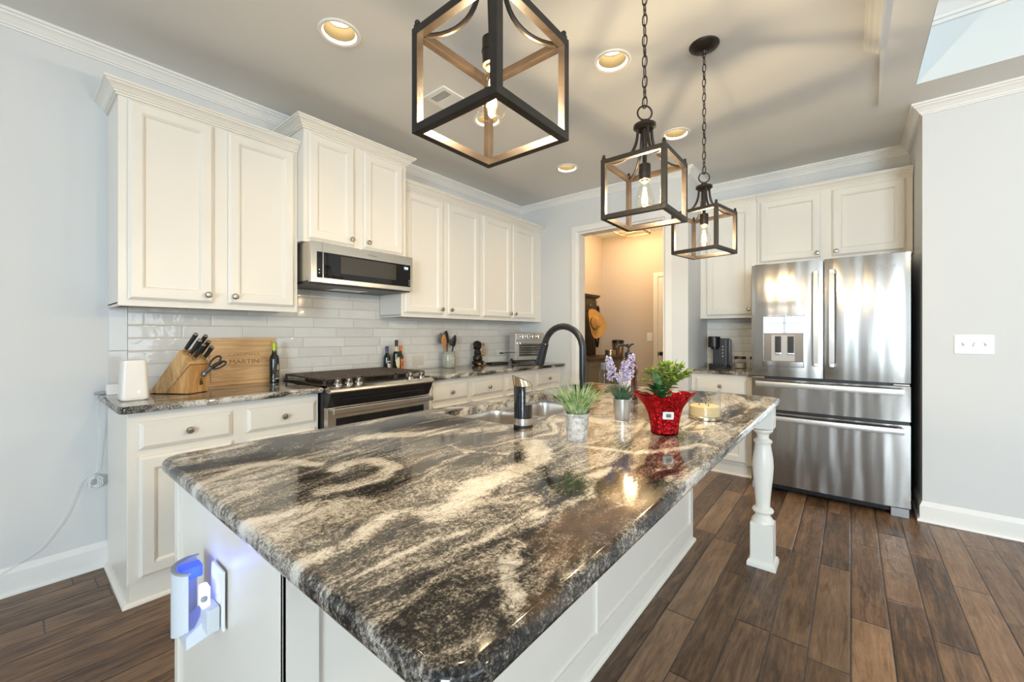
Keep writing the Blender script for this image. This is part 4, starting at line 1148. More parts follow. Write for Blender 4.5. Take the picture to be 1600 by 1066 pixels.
# figurine: seated, curly-haired dark bronze bust with a raised arm
sx_, sy_ = 2.680, -.098
t = thing('figurine', 'dark bronze figurine with one raised arm beside the crock', 'figurine', (sx_, sy_, ZC))
BRONZE = pm('dark_bronze', (.022, .016, .012), .28, .5); GOLDB = pm('rubbed_bronze', (.34, .20, .09), .35, .6)
def lumps(m, c, rx, ry, rz, amp, fr, n=20, k=14):
    b = bmesh.new(); bmesh.ops.create_uvsphere(b, u_segments=n, v_segments=k, radius=1)
    for v in b.verts:
        d = v.co.normalized(); v.co = Vector((d.x * rx, d.y * ry, d.z * rz)) * (1 + amp * mnoise.noise(d * fr + Vector(c) * 9)) + Vector(c)
    m.join(b)
m = MB(); lumps(m, (sx_, sy_, ZC + .028), .072, .055, .030, .12, 3); lumps(m, (sx_ - .005, sy_, ZC + .072), .052, .045, .045, .1, 3); lumps(m, (sx_ - .008, sy_, ZC + .125), .038, .034, .048, .08, 3); lumps(m, (sx_ - .036, sy_ - .014, ZC + .135), .016, .018, .040, .1, 3); m.build('body', BRONZE, t)
m = MB(); lumps(m, (sx_ - .002, sy_ - .004, ZC + .192), .032, .032, .038, .05, 3); m.ball((sx_ + .004, sy_ - .036, ZC + .188), .006, .008, .008, 10, 8); m.build('head', BRONZE, t)
m = MB(); lumps(m, (sx_ - .006, sy_ + .004, ZC + .212), .044, .042, .034, .22, 7, 30, 20); lumps(m, (sx_ - .036, sy_, ZC + .180), .018, .026, .022, .25, 8); m.build('curly_hair', BRONZE, t)
m = MB(); m.tube(spl([(sx_ + .030, sy_ - .014, ZC + .140), (sx_ + .050, sy_ - .03, ZC + .105), (sx_ + .062, sy_ - .028, ZC + .150), (sx_ + .060, sy_ - .02, ZC + .195)]), [.013] * 8 + [.012] * 8 + [.011] * 9, 12); lumps(m, (sx_ + .058, sy_ - .02, ZC + .204), .014, .012, .018, .2, 6); m.build('raised_arm', GOLDB, t)
m = MB(); lumps(m, (sx_ - .034, sy_ - .050, ZC + .014), .020, .022, .014, .1, 3); lumps(m, (sx_ + .042, sy_ - .046, ZC + .014), .020, .024, .014, .1, 3); m.build('foot', GOLDB, t)

t = thing('griddle', 'flat black griddle pan lying on the counter beside the figurine', 'pan', (2.90, -.12, ZC))
m = MB(); m.loft([[(2.925 + x, -.13 + y, ZC + z) for x, y in rrect(-.13 + i, .13 - i, -.075 + i, .075 - i, .03)] for i, z in ((.006, 0), (0, .006), (0, .017), (.004, .017), (.008, .008))]); m.build('plate', BLACKP, t)

TO = thing('toaster_oven', 'stainless toaster oven with three knobs at the doorway end of the counter', 'toaster oven', (3.105, -.245, ZC), math.radians(-23), True)
W_, D_, H_ = .355, .15, .330
m = MB(); m.box(0, W_, .012, D_, .03, H_, .008); m.build('housing', STEELW, TO)
m = MB(); m.box(0, W_, 0, .014, .245, H_ - .004, .005); pn = m.build('control_panel', STEELW, TO)
for x in (.078, .140, .200, .275):
    m = MB(); m.lathe([(.021, 0), (.0205, .012), (.018, .018)], (x, 0, .288), 24, (0, -1, 0)); kb = m.build('knob', CHROME, pn)
    m = MB(); m.box(x - .004, x + .004, -.026, -.012, .272, .304, .002); m.build('grip', NICKEL, kb)
m = MB(); m.ball((.030, -.001, .296), .004, n=10, m=6); m.build('indicator', BLACKP, pn)
m = MB(); m.plate(rect(.004, W_ - .004, .045, .235), [rect(.040, W_ - .028, .078, .205)], lambda a, b, d: (a, d, b), -.004, .012); dd = m.build('door', STEELW, TO)
m = MB(); m.box(.038, W_ - .026, .002, .006, .076, .207); m.build('glass', pm('oven_glass', (.05, .055, .05), .05), dd)
m = MB()
for z in (.105, .128, .155, .180): m.tube([(.044, .001, z), (W_ - .034, .001, z)], .003, 6)
m.build('rack', CHROME, dd)
m = MB(); m.tube([(.035, -.035, .218), (W_ - .035, -.035, .218)], .008, 12)
for x in (.05, W_ - .05): m.tube([(x, -.004, .218), (x, -.035, .218)], .006, 8)
m.build('handle', STEELW, dd)
m = MB(); m.box(.006, W_ - .006, .004, D_ - .01, .022, .034, .002); m.build('base_tray', BLACKP, TO)
for x, y in ((.03, .02), (W_ - .03, .02), (.03, D_ - .03), (W_ - .03, D_ - .03)):
    m = MB(); m.lathe([(.013, 0), (.016, .012), (.014, .024)], (x, y, 0), 14); m.build('foot', BLACKP, TO)
m = MB(); m.tube([(.0, .10, .115), (-.10, .085, .112), (-.135, .08, .112), (-.150, .078, .112)], [.004, .004, .0085, .007], 10); m.build('side_lever', BLACKP, TO)
m = MB(); m.tube([(-.012, -.01, .012), (-.035, -.01, .028), (-.055, -.01, .048), (-.062, -.01, .054)], [.009, .008, .013, .008], 12); m.build('tray_grip', BLACKP, TO)

# ------------------------------------------------------------------ things on the island
t = thing('soap_dispenser', 'tall black and clear automatic soap dispenser with slanted gold top beside the sink', 'soap dispenser', (.850, -2.092, IZ))
cx, cy, r = .850, -2.092, .0345
m = MB(); m.lathe([(r - .002, 0), (r + .001, .003), (r + .001, .010), (r - .001, .012)], (cx, cy, IZ), 32); m.build('base', BLACKP, t)
m = MB(); m.lathe([(r, .011), (r, .034)], (cx, cy, IZ), 32); m.build('steel_band', STEELW, t)
SB = pm('dispenser_black', (.006, .007, .010), .08)
m = MB(); m.lathe([(r - .002, .034), (r - .002, .083)], (cx, cy, IZ), 32); m.build('soap', pm('dark_soap', (.012, .007, .005), .1), t)
m = MB(); a0 = math.radians(53)
ring = [(cx + (r - .001) * math.cos(a0 + PI * k / 16), cy + (r - .001) * math.sin(a0 + PI * k / 16)) for k in range(17)]
m.loft([[(x, y, IZ + z) for x, y in ring] for z in (.034, .150)]); m.build('column', SB, t)
m = MB(); m.lathe([(r, .034), (r, .152)], (cx, cy, IZ), 32, cap0=False, cap1=False); m.build('clear_sleeve', GLASS, t)
m = MB(); d = Vector((-.62, .62, 0)).normalized(); loops = []
for k in range(5):
    u = k / 4; loops.append([(cx + math.cos(q) * r * 1.02 + d.x * u * .006, cy + math.sin(q) * r * 1.02 + d.y * u * .006, IZ + .150 + u * (.010 + .028 * (math.cos(q) * d.x + math.sin(q) * d.y + 1) / 2)) for q in [2 * PI * i / 32 for i in range(32)]])
m.loft(loops); m.build('slanted_top', pm('champagne_gold', (.72, .58, .38), .16, 1.0), t)

def blades(m, c, n, h, r0, r1, w, rnd, curve=.5):
    for i in range(n):
        a = rnd.uniform(0, 2 * PI); q = math.sqrt(rnd.random()); b = Vector((c[0] + r0 * q * math.cos(a), c[1] + r0 * q * math.sin(a), c[2]))
        lean = r1 * q * rnd.uniform(.6, 1.1); hh = h * rnd.uniform(.65, 1.05) * (1 - .25 * q)
        d = Vector((math.cos(a), math.sin(a), 0)); s = Vector((-d.y, d.x, 0)) * w * rnd.uniform(.7, 1.2); prev = None
        tw = rnd.uniform(-.8, .8); s.rotate(Matrix.Rotation(tw, 3, 'Z'))
        L = []
        for k in range(6):
            u = k / 5; p = b + d * (lean * u ** 1.6) + Vector((0, 0, hh * (u - .10 * curve * u * u)))
            ww = (1 - u ** 2.2) * (.7 + .6 * u)
            L.append((p - s * ww, p + d * .0012, p + s * ww))
        V = [[m.v(x) for x in row] for row in L]
        for A, B in zip(V, V[1:]): m.f([A[0], A[1], B[1], B[0]]); m.f([A[1], A[2], B[2], B[1]])
def leafmat(name, a, b):
    n = NT(name); n.set(Base_Color=n.mix(n.ramp(n.noise(n.pos(), 60, 2), [(.35, 0.0), (.65, 1.0)]), a, b), Roughness=.45); return n.m
def concrete(name, a, b):
    n = NT(name); f = n.noise(n.pos(), 55, 5, .7); n.set(Base_Color=n.ramp(f, [(.38, a), (.62, b)]), Roughness=.8); n.bump(f, .3, .003); return n.m
SOIL = pm('soil', (.03, .022, .014), .9)
rnd = random.Random(5)
cx, cy = .812, -2.338
t = thing('potted_grass', 'spiky green grass plant in a mottled concrete pot on the island', 'potted plant', (cx, cy, IZ))
m = MB(); m.lathe([(.030, 0), (.032, .003), (.0375, .078), (.0395, .080), (.0395, .086), (.037, .087), (.035, .084), (.034, .07)], (cx, cy, IZ), 36, cap1=False); m.build('pot', concrete('mottled_concrete', (.30, .27, .24), (.62, .60, .57)), t)
m = MB(); m.lathe([(.0345, .074), (.002, .078)], (cx, cy, IZ), 20, cap0=False); m.build('soil', SOIL, t)
m = MB(); blades(m, (cx, cy, IZ + .076), 150, .125, .026, .085, .0034, rnd); m.build('foliage', leafmat('grass_blade', (.12, .24, .06), (.48, .56, .30)), t, weld=False)
cx, cy = 1.206, -2.312
t = thing('potted_lavender', 'purple lavender plant in a small galvanized pot on the island', 'potted plant', (cx, cy, IZ))
m = MB(); m.lathe([(.027, 0), (.0285, .002), (.0325, .045), (.0322, .047), (.0328, .049), (.0345, .078), (.0365, .079), (.0365, .082), (.034, .082), (.032, .07)], (cx, cy, IZ), 36, cap1=False); m.build('pot', pm('galvanized_zinc', (.46, .46, .45), .38, .8, bump=.1), t)
m = MB(); m.lathe([(.0325, .070), (.002, .073)], (cx, cy, IZ), 20, cap0=False); m.build('soil', SOIL, t)
m = MB(); blades(m, (cx, cy, IZ + .072), 110, .085, .024, .055, .0026, rnd); m.build('foliage', leafmat('lavender_leaf', (.035, .085, .035), (.10, .17, .09)), t, weld=False)
STEMM = pm('green_stem', (.08, .14, .06), .5); LAV = leafmat('lavender_bloom', (.36, .29, .46), (.60, .54, .66))
for (dx, dy, hh, tx, ty) in ((-.012, .01, .172, -.045, .036), (.008, -.006, .182, .026, -.030), (.004, .008, .150, .010, -.005)):
    b = Vector((cx + dx, cy + dy, IZ + .072)); e = Vector((cx + tx, cy + ty, IZ + .075 + hh)); mid = b.lerp(e, .5) + Vector((0, 0, .015))
    P = spl([b, mid, e], 8); m = MB(); m.tube(P, .0013, 6); st = m.build('flower_stem', STEMM, t)
    m = MB()
    for k in range(180):
        u = rnd.random(); p = b.lerp(e, .46 + .54 * u); a = rnd.uniform(0, 2 * PI); rr = .026 * (1 - .55 * u) * rnd.uniform(.5, 1)
        m.ball(p + Vector((rr * math.cos(a), rr * math.sin(a), rnd.uniform(-.005, .005))), rnd.uniform(.0026, .0042), n=6, m=4)
    m.build('blossom', LAV, st)
def leaf(m, p, d, L, w, droop=.3):
    d = d.normalized(); s = d.cross(Vector((0, 0, 1)))
    s = s.normalized() if s.length > .01 else Vector((1, 0, 0)); up = s.cross(d)
    rows = []
    for k in range(7):
        u = k / 6; q = p + d * (L * u) - Vector((0, 0, droop * L * u * u)); ww = w * math.sin(PI * min(1.0, .06 + .94 * u)) ** .8 * (1.15 - .4 * u)
        rows.append((q - s * ww + up * ww * .35, q, q + s * ww + up * ww * .35))
    V = [[m.v(x) for x in r] for r in rows]
    for A, B in zip(V, V[1:]): m.f([A[0], A[1], B[1], B[0]]); m.f([A[1], A[2], B[2], B[1]])
cx, cy = 1.070, -2.525
t = thing('foil_wrapped_plant', 'leafy plant in a red foil wrapped pot with white price sticker', 'potted plant', (cx, cy, IZ))
n = NT('red_foil'); n.set(Base_Color=(.42, .006, .010, 1), Metallic=.8, Roughness=.14)
n.bump(n.noise(n.pos(), 55, 3, .6, 1.2), .9, .010)
FOIL = n.m
m = MB(); N = 72; loops = []
for k in range(15):
    u = k / 14; z = .135 * u
    lp = []
    for i in range(N):
        q = 2 * PI * i / N
        base = .040 + .018 * u ** .9 + .012 * max(0, u - .7) / .3
        pleat = (.0016 + .0042 * u) * math.sin(q * 17 + 1.5 * math.sin(q * 3)) + .0016 * math.sin(q * 29 + u * 9)
        # the wrap is pulled out into two ears, along the image-wide diagonal of the pot
        ear = max(0, math.cos(q + .886)) ** 6 + max(0, math.cos(q + .886 - PI)) ** 6
        r_ = base + pleat + .040 * ear * max(0, u - .45) ** 1.6 * 2.2
        zz = z * (1 + .10 * ear * u - .08 * u * abs(math.sin(2 * q))) + .004 * u * math.sin(q * 11)
        lp.append((cx + r_ * math.cos(q), cy + r_ * math.sin(q), IZ + .001 + zz))
    loops.append(lp)
m.loft(loops, True, False); m.build('foil_wrap', FOIL, t, sharp=180)
m = MB(); m.lathe([(.036, .004), (.050, .098), (.002, .104)], (cx, cy, IZ), 24, cap0=False); m.build('soil', SOIL, t)
m = MB(); vd = Vector((-.80, -.28, 0)).normalized(); rt_ = Vector((.33, -.944, 0)).normalized(); pc = Vector((cx, cy, IZ + .072)) + Vector((-.86, -.50, 0)).normalized() * .0595
sd = Vector((.50, -.86, 0)).normalized(); up_ = Vector((-.22, -.13, 1)).normalized()
m.loft([[pc + sd * x + up_ * z + Vector((-.86, -.50, 0)) * d_ for x, z in rrect(-.017, .017, -.013, .013, .003, 2)] for d_ in (0, .0012)]); stk = m.build('price_sticker', pm('sticker_white', (.72, .72, .70), .4), t)
m = MB()
for k in range(9):
    x = -.006 + k * .0017; m.loft([[pc + sd * (x + xx) + up_ * zz + Vector((-.86, -.50, 0)) * .0016 for xx, zz in ((-.0005, -.006), (.0004 + .0003 * (k % 3), -.006), (.0004 + .0003 * (k % 3), .006), (-.0005, .006))]], True, False)
m.build('printed_bars', INK, stk)
LEAF1 = leafmat('dark_leaf', (.012, .05, .012), (.05, .15, .035))
m = MB()
for k in range(16):
    a = rnd.uniform(0, 2 * PI); el = rnd.uniform(.15, 1.2); d = Vector((math.cos(a) * math.cos(el), math.sin(a) * math.cos(el), math.sin(el)))
    p = Vector((cx - .010, cy + .012, IZ + .100)) + Vector((d.x, d.y, .4)) * rnd.uniform(.005, .025); leaf(m, p + Vector((0, 0, rnd.uniform(0, .04))), d, rnd.uniform(.055, .085), rnd.uniform(.016, .023), .35)
leaf(m, Vector((cx - .02, cy + .02, IZ + .115)), Vector((-.62, .62, .45)), .095, .014, .2); leaf(m, Vector((cx - .0, cy + .02, IZ + .15)), Vector((.1, .3, .9)), .075, .020, .1)
m.build('foliage', LEAF1, t, weld=False)
m = MB(); m.tube([(cx - .01, cy + .01, IZ + .08), (cx - .008, cy + .012, IZ + .16)], .003, 6); m.tube([(cx - .01, cy + .01, IZ + .09), (cx - .035, cy + .03, IZ + .13)], .002, 6); m.build('stem', STEMM, t)
# boxwood in a cream pot
cx, cy = 1.760, -2.305
t = thing('potted_boxwood', 'bright green leafy plant in a cream pot behind the red foil plant', 'potted plant', (cx, cy, IZ))
m = MB(); m.lathe([(.034, 0), (.036, .003), (.041, .040)], (cx, cy, IZ), 32); m.build('pot', pm('grey_pot_base', (.50, .49, .46), .6), t)
m = MB(); m.lathe([(.043, .0405), (.049, .062), (.051, .064), (.051, .070), (.048, .071), (.046, .062), (.002, .058)], (cx, cy, IZ), 32, cap1=False); m.build('pot_rim', pm('cream_pot', (.68, .60, .42), .5), t)
m = MB(); st = MB()
for k in range(42):
    a = rnd.uniform(0, 2 * PI); sp = rnd.random() ** .6
    b = Vector((cx, cy, IZ + .06)); e = b + Vector((math.cos(a) * .125 * sp, math.sin(a) * .125 * sp, .125 * (1.12 - .72 * sp * sp) * rnd.uniform(.75, 1.05)))
    P = spl([b, b.lerp(e, .5) + Vector((0, 0, .016)), e], 4); st.tube(P, .0011, 5)
    for q in range(2, len(P)):
        for s in (-1, 1):
            ta = a + s * rnd.uniform(.5, 1.2); leaf(m, P[q], Vector((math.cos(ta), math.sin(ta), rnd.uniform(.1, .8))), rnd.uniform(.022, .036), rnd.uniform(.0065, .010), .15)
    leaf(m, e, (e - b), .034, .009, .1)
m.build('foliage', leafmat('boxwood_leaf', (.11, .22, .03), (.36, .46, .07)), t, weld=False); st.build('stem', STEMM, t, weld=False)
# amber pump bottle
cx, cy = 1.748, -2.102
t = thing('pump_bottle', 'brown amber glass soap bottle with black pump behind the lavender', 'bottle', (cx, cy, IZ))
n = NT('amber_glass'); n.set(Base_Color=(.085, .020, .006, 1), Roughness=.05, Specular_IOR_Level=.7); AMBER = n.m
m = MB(); m.lathe([(.042, 0), (.0475, .004), (.0475, .150), (.045, .168), (.036, .190), (.022, .203), (.0165, .208), (.0165, .226)], (cx, cy, IZ), 40); m.build('glass_body', AMBER, t)
wrap(t, 'label', pm('bottle_label', (.70, .68, .66), .5), cx, cy, .0479, IZ + .025, IZ + .140, -238, -142)
m = MB(); m.lathe([(.0195, .212), (.0205, .214), (.0205, .238), (.018, .241), (.0085, .243), (.0085, .252), (.0045, .254), (.0045, .268)], (cx, cy, IZ), 24); pu = m.build('pump_collar', BLACKP, t)
m = MB(); m.lathe([(.006, .266), (.0125, .272), (.0125, .282), (.008, .286)], (cx, cy, IZ), 20)
dn = Vector((-.62, .60, 0)).normalized(); p0 = Vector((cx, cy, IZ + .279)); m.tube([p0, p0 + dn * .035, p0 + dn * .058 + Vector((0, 0, -.003)), p0 + dn * .068 + Vector((0, 0, -.012))], [.0065, .0055, .0045, .004], 10); m.tube([p0, p0 - dn * .028 + Vector((0, 0, .006))], [.007, .004], 10); m.build('pump_head', BLACKP, pu)
# clear glass bottle behind the lavender
cx, cy = 1.86, -1.905
t = thing('glass_bottle', 'small clear glass bottle with grey cap at the sink side of the island', 'bottle', (cx, cy, IZ))
m = MB(); m.lathe([(.024, 0), (.027, .003), (.027, .11), (.022, .13), (.018, .135)], (cx, cy, IZ), 28); m.build('glass_body', GLASS, t)
m = MB(); m.lathe([(.0195, .132), (.0205, .134), (.0205, .165), (.018, .168)], (cx, cy, IZ), 24); m.build('cap', pm('slate_cap', (.12, .13, .14), .4), t)
# candle
cx, cy = 1.428, -2.560
t = thing('candle', 'half-burnt cream candle in a clear glass tumbler on a metal ring base', 'candle', (cx, cy, IZ))
m = MB(); m.lathe([(.0565, 0), (.0595, .002), (.0595, .012), (.0575, .014)], (cx, cy, IZ), 44); m.build('metal_base', pm('brushed_gold', (.55, .46, .33), .25, 1.0), t)
m = MB(); m.lathe([(.0545, .014), (.0555, .016), (.0555, .051), (.052, .053), (.02, .052), (.001, .052)], (cx, cy, IZ), 44)
n = NT('wax'); n.set(Base_Color=(.74, .55, .28, 1), Roughness=.4, Subsurface_Weight=.2); m.build('wax', n.m, t)
m = MB(); m.lathe([(.0585, .013), (.0585, .114), (.0575, .1155), (.0562, .114), (.0562, .014)], (cx, cy, IZ), 44, cap0=False, cap1=False); m.build('glass_tumbler', GLASS, t)
m = MB()
for a in (0, 2.1, 4.2): m.tube([(cx + .02 * math.cos(a), cy + .02 * math.sin(a), IZ + .05), (cx + .02 * math.cos(a), cy + .02 * math.sin(a), IZ + .060)], .0016, 6)
m.build('wick', BLACKP, t)

# ------------------------------------------------------------------ island end: outlet and plug-in light trap
EX = BX0
mpe = lambda u, v, d: (EX - d, -1.986 - u, .656 + v)
t = outlet('wall_outlet', 'white outlet cover on the island end panel behind the plug-in insect trap', mpe, .072, .124, 'outlet')
m = MB()
for s in (-1, 1): m.loft([[mpe(x, s * .020 + z, d) for x, z in rrect(-.015, .015, -.014, .014, .006, 3)] for d in (.0055, .0068)])
m.build('receptacle', WHITEP, t)
t = thing('plug_in_insect_trap', 'white curved plug-in insect trap glowing blue on the island end', 'insect trap', (-.06, -1.93, .555))
SHW = pm('shield_white', (.66, .70, .74), .4)
m = MB(); outer = []; N = 14
for k in range(N + 1):
    u = k / N; a = math.radians(80 + 150 * u)
    outer.append((EX - .026 + .044 * math.cos(a), -1.938 + .052 * math.sin(a)))
innr = [(x + .0035 * (1 if True else 0), y - .001) for x, y in outer]
lo = lambda u: .574 + .028 * max(0, (u - .45) / .55) ** 1.4
m.loft([[(*outer[k], lo(k / N)) for k in range(N + 1)] + [(*innr[k], lo(k / N)) for k in range(N, -1, -1)], [(*outer[k], .712 + .004 * k / N) for k in range(N + 1)] + [(*innr[k], .712 + .004 * k / N) for k in range(N, -1, -1)]])
m.build('shield', SHW, t)
m = MB(); m.loft([[(*outer[k], .7125 + .004 * k / N) for k in range(N + 1)] + [(outer[k][0] + .007, outer[k][1] - .002, .7125 + .004 * k / N) for k in range(N, -1, -1)], [(*outer[k], .7165 + .004 * k / N) for k in range(N + 1)] + [(outer[k][0] + .007, outer[k][1] - .002, .7165 + .004 * k / N) for k in range(N, -1, -1)]]); m.build('rim', GREYP, t)
m = MB(); loops = []
for k in range(7):
    u = k / 6; x = EX - .052 + .044 * u; loops.append([(x, -1.935 - .032 - .034 * u, .560 + .035 * u), (x, -1.915 + .016 - .040 * u, .560 + .035 * u), (x, -1.915 + .012 - .040 * u, .585 + .055 * u), (x, -1.935 - .032 - .034 * u, .585 + .055 * u)])
m.loft(loops); m.box(EX - .030, EX - .007, -2.018, -1.972, .600, .650, .004); m.build('plug_body', SHW, t)
m = MB(); m.box(EX - .034, EX - .018, -2.000, -1.972, .645, .690, .005); li = m.build('lamp_block', emit('lamp_glow', (.66, .68, 1.0), .75), t)
m = MB(); m.ball((EX - .030, -2.000, .668), .006, n=12, m=8); m.build('sensor', GREYP, li)
m = MB(); m.box(EX - .055, EX - .018, -1.945, -1.915, .690, .716, .003); m.build('led_array', emit('blue_led', (.04, .09, .9), .9), t)
l = bpy.data.lights.new('trap_light', 'POINT'); l.energy = .07; l.color = (.12, .16, 1.0); l.shadow_soft_size = .012
lo_ = bpy.data.objects.new('trap_light', l); COL.objects.link(lo_); lo_.parent = t; lo_.location = (EX - .030 + .06, -1.968 + 1.93, .700 - .555)

# wall switch plate right of the fridge
mps = lambda u, v, d: (XR - d, -3.596 - u, 1.143 + v)
t = outlet('switch_plate', 'white three-gang switch plate on the wall right of the fridge', mps, .168, .119, 'switch')
for k, u in enumerate((-.046, 0, .046)):
    m = MB(); m.loft([[mps(u + x, z, d) for x, z in rrect(-.005, .005, -.012, .012, .001, 1)] for d in (.005, .0065)]); ho = m.build('toggle_frame', pm('switch_grey', (.55, .55, .52), .5), t)
    m = MB(); m.loft([[mps(u + x, z + dz, d) for x, z in rrect(-.0038, .0038, -.004, .004, .001, 1)] for dz, d in ((0, .006), (.008 if k != 1 else -.008, .017))]); m.build('toggle', WHITEP, ho)
mph = lambda u, v, d: (HX - d, -.765 - u, 1.17 + v)
t = outlet('switch_plate', 'ivory switch plate on the far hall wall beside the hall door', mph, .078, .12, 'switch')
m = MB(); m.loft([[mph(x, z, d) for x, z in rrect(-.005, .005, -.012, .012, .001, 1)] for d in (.005, .016)]); m.build('toggle', WHITEP, t)

# ------------------------------------------------------------------ coffee nook
t = thing('coffee_maker', 'slim black single-serve coffee maker in the nook beside the fridge', 'coffee maker', (3.90, -2.06, ZC))
DKP = pm('slate_plastic', (.030, .035, .042), .35)
m = MB(); m.box(3.86, 4.02, -2.128, -2.010, ZC + .02, ZC + .275, .008); m.build('body', DKP, t)
m = MB(); m.box(3.82, 4.02, -2.135, -1.985, ZC, ZC + .022, .004); m.box(3.81, 3.90, -2.10, -1.985, ZC + .018, ZC + .040, .005); m.build('drip_tray', BLACKP, t)
m = MB(); m.lathe([(.046, .190), (.052, .196), (.052, .283), (.048, .291), (.044, .293)], (3.862, -2.022, ZC), 32); hd = m.build('brew_head', BLACKP, t)
m = MB(); m.lathe([(.030, .1905), (.033, .176), (.018, .172)], (3.855, -2.030, ZC), 24); m.build('spout', BLACKP, hd)
for k in range(4):
    m = MB(); m.box(3.8585, 3.8605, -2.101, -2.091, ZC + .105 + k * .030, ZC + .115 + k * .030, .0008); m.build('button', pm('pale_button', (.5, .5, .5), .4), t)
m = MB(); m.box(3.93, 4.02, -2.140, -2.128, ZC + .04, ZC + .26, .003); m.build('water_tank', pm('smoked_plastic', (.05, .055, .06), .15), t)
for (jx, jy, lab) in ((3.95, -2.222, 'glass jar with dark wooden lid beside the coffee maker'), (3.97, -2.345, 'glass jar with dark wooden lid half hidden by the fridge')):
    t = thing('storage_jar', lab, 'jar', (jx, jy, ZC), group='wooden-lidded jars in the coffee nook')
    m = MB(); m.lathe([(.042, 0), (.048, .003), (.049, .06), (.047, .080), (.043, .086)], (jx, jy, ZC), 32); m.build('glass_body', GLASS, t)
    m = MB(); m.lathe([(.040, .004), (.045, .008), (.045, .048), (.002, .052)], (jx, jy, ZC), 28); m.build('contents', pm('coffee_pods', (.42, .36, .27), .7, bump=.5, bscale=60), t)
    m = MB(); m.lathe([(.045, .086), (.047, .088), (.047, .106), (.045, .109)], (jx, jy, ZC), 28); m.build('lid', pm('dark_wood_lid', (.07, .024, .012), .4), t)

# ------------------------------------------------------------------ the hall
t = struct(casing('door_2', HX, -1.62, -.892, 2.02, 1)); 
m = MB(); m.box(HX - .006, HX + .01, -1.62, -.892, .01, 2.02); m.build('door_slab', TRIM, t)
m = MB(); m.lathe([(.026, 0), (.026, .006), (.010, .010), (.010, .03), (.024, .038), (.028, .052), (.022, .066), (.010, .070)], (HX - .006, -.945, .935), 24, (-1, 0, 0)); m.build('door_knob', BLACKM, t)
m = MB(); m.box(HX - .020, HX - .006, -.896, -.889, .90, .96); m.build('strike_plate', BLACKM, t)
t = thing('hall_tree', 'dark wooden hall cabinet with tall hook board against the hall side wall', 'hall tree', (4.9, -.25, 0))
hx0, hx1 = 4.30, 5.30
CABG = pm('taupe_cabinet', (.21, .18, .13), .5)
m = MB(); m.box(hx0, hx1 - .03, -.44, HY - .004, .0, .865, .004); m.build('cabinet_body', CABG, t)
m = MB(); m.box(hx0 - .01, hx1, -.475, HY - .004, .866, .900, .006); m.build('top', DARKW, t)
m = MB()
for a, b in ((hx0 + .02, 4.80), (4.83, hx1 - .05)): m.loft([[(a + i, -.44 - d, .10 + i), (b - i, -.44 - d, .10 + i), (b - i, -.44 - d, .84 - i), (a + i, -.44 - d, .84 - i)] for i, d in ((0, 0), (0, .015), (.05, .015), (.056, .008), (.06, .008))])
m.build('cabinet_door', CABG, t)
m = MB(); m.box(hx0 + .04, hx1 - .02, -.045, HY - .004, .90, 1.76, .003)
for k in range(1, 7): m.box(hx0 + .04 + k * .14, hx0 + .046 + k * .14, -.050, -.045, .90, 1.58)
m.box(hx0 + .04, hx1 - .02, -.062, -.045, 1.56, 1.66, .003); m.build('hook_board', DARKW, t)
m = MB(); m.sweep([(hx0 + .02, -.004 + HY), (hx0 + .02, -.05), (hx1, -.05), (hx1, -.004 + HY)], [(0, 1.745), (.02, 1.75), (.035, 1.775), (.04, 1.79), (0, 1.79)]); m.build('cornice', DARKW, t)
m = MB(); pr_ = [(-.05, .90), (-.40, .90), (-.40, .935), (-.30, .95), (-.22, 1.00), (-.16, 1.08), (-.12, 1.2), (-.09, 1.40), (-.05, 1.60)]
m.loft([[(x, y, z) for y, z in pr_] for x in (hx0 + .05, hx0 + .08)]); m.build('side_bracket', DARKW, t)
HOOKS = [(4.96, 1.61), (5.20, 1.61), (4.62, 1.61)]
for x, z in HOOKS:
    m = MB(); m.tube(spl([(x, -.062, z), (x, -.10, z - .01), (x, -.125, z + .005), (x, -.13, z + .03)], 4), .007, 8); m.tube([(x, -.062, z + .03), (x, -.105, z + .075)], .006, 8); m.build('hook', NICKEL, t)
# straw hat
STRAW = NT('straw'); f = STRAW.noise(STRAW.mapping(STRAW.pos(), scale=(1, 1, 1)), 90, 3, .7)
STRAW.set(Base_Color=STRAW.ramp(f, [(.3, (.42, .21, .045)), (.7, (.66, .38, .10))]), Roughness=.7); STRAW.bump(f, .4, .004); STRAW = STRAW.m
t = thing('straw_hat', 'golden straw cowboy hat hanging on the dark hook board in the hall', 'hat', (4.93, -.20, 1.36), math.radians(0), True)
hatR = Matrix.Rotation(math.radians(78), 4, 'X') @ Matrix.Rotation(math.radians(90), 4, 'Z')
hatR = Matrix.Rotation(math.radians(-14), 4, 'Z') @ hatR @ Matrix.Scale(.80, 4)
def hatw(q, a):
    r = math.hypot(q.x, q.y); k = max(0, (r - .10) / .12)
    return Vector((q.x * 1.22, q.y * .94, q.z + .075 * k * k * math.sin(a) ** 2 - .015 * k * math.cos(a) ** 2))
m = MB(); m.X = hatR; m.lathe([(.095, 0), (.13, -.004), (.17, -.002), (.20, .004), (.222, .012)], (0, 0, 0), 40, cap0=False, cap1=False, wob=hatw); m.build('brim', STRAW, t)
def crw(q, a):
    pin = 1 - .25 * max(0, q.z / .12) * abs(math.sin(a)) ** 3
    dz = -.035 * max(0, 1 - abs(q.y) / .05) * (1 if q.z > .10 else 0)
    return Vector((q.x * 1.2, q.y * .95 * pin, q.z + dz))
m = MB(); m.X = hatR; m.lathe([(.096, -.001), (.092, .03), (.086, .07), (.078, .105), (.060, .125), (.030, .128), (.004, .122)], (0, 0, 0), 40, cap0=False, wob=crw); m.build('crown', STRAW, t)
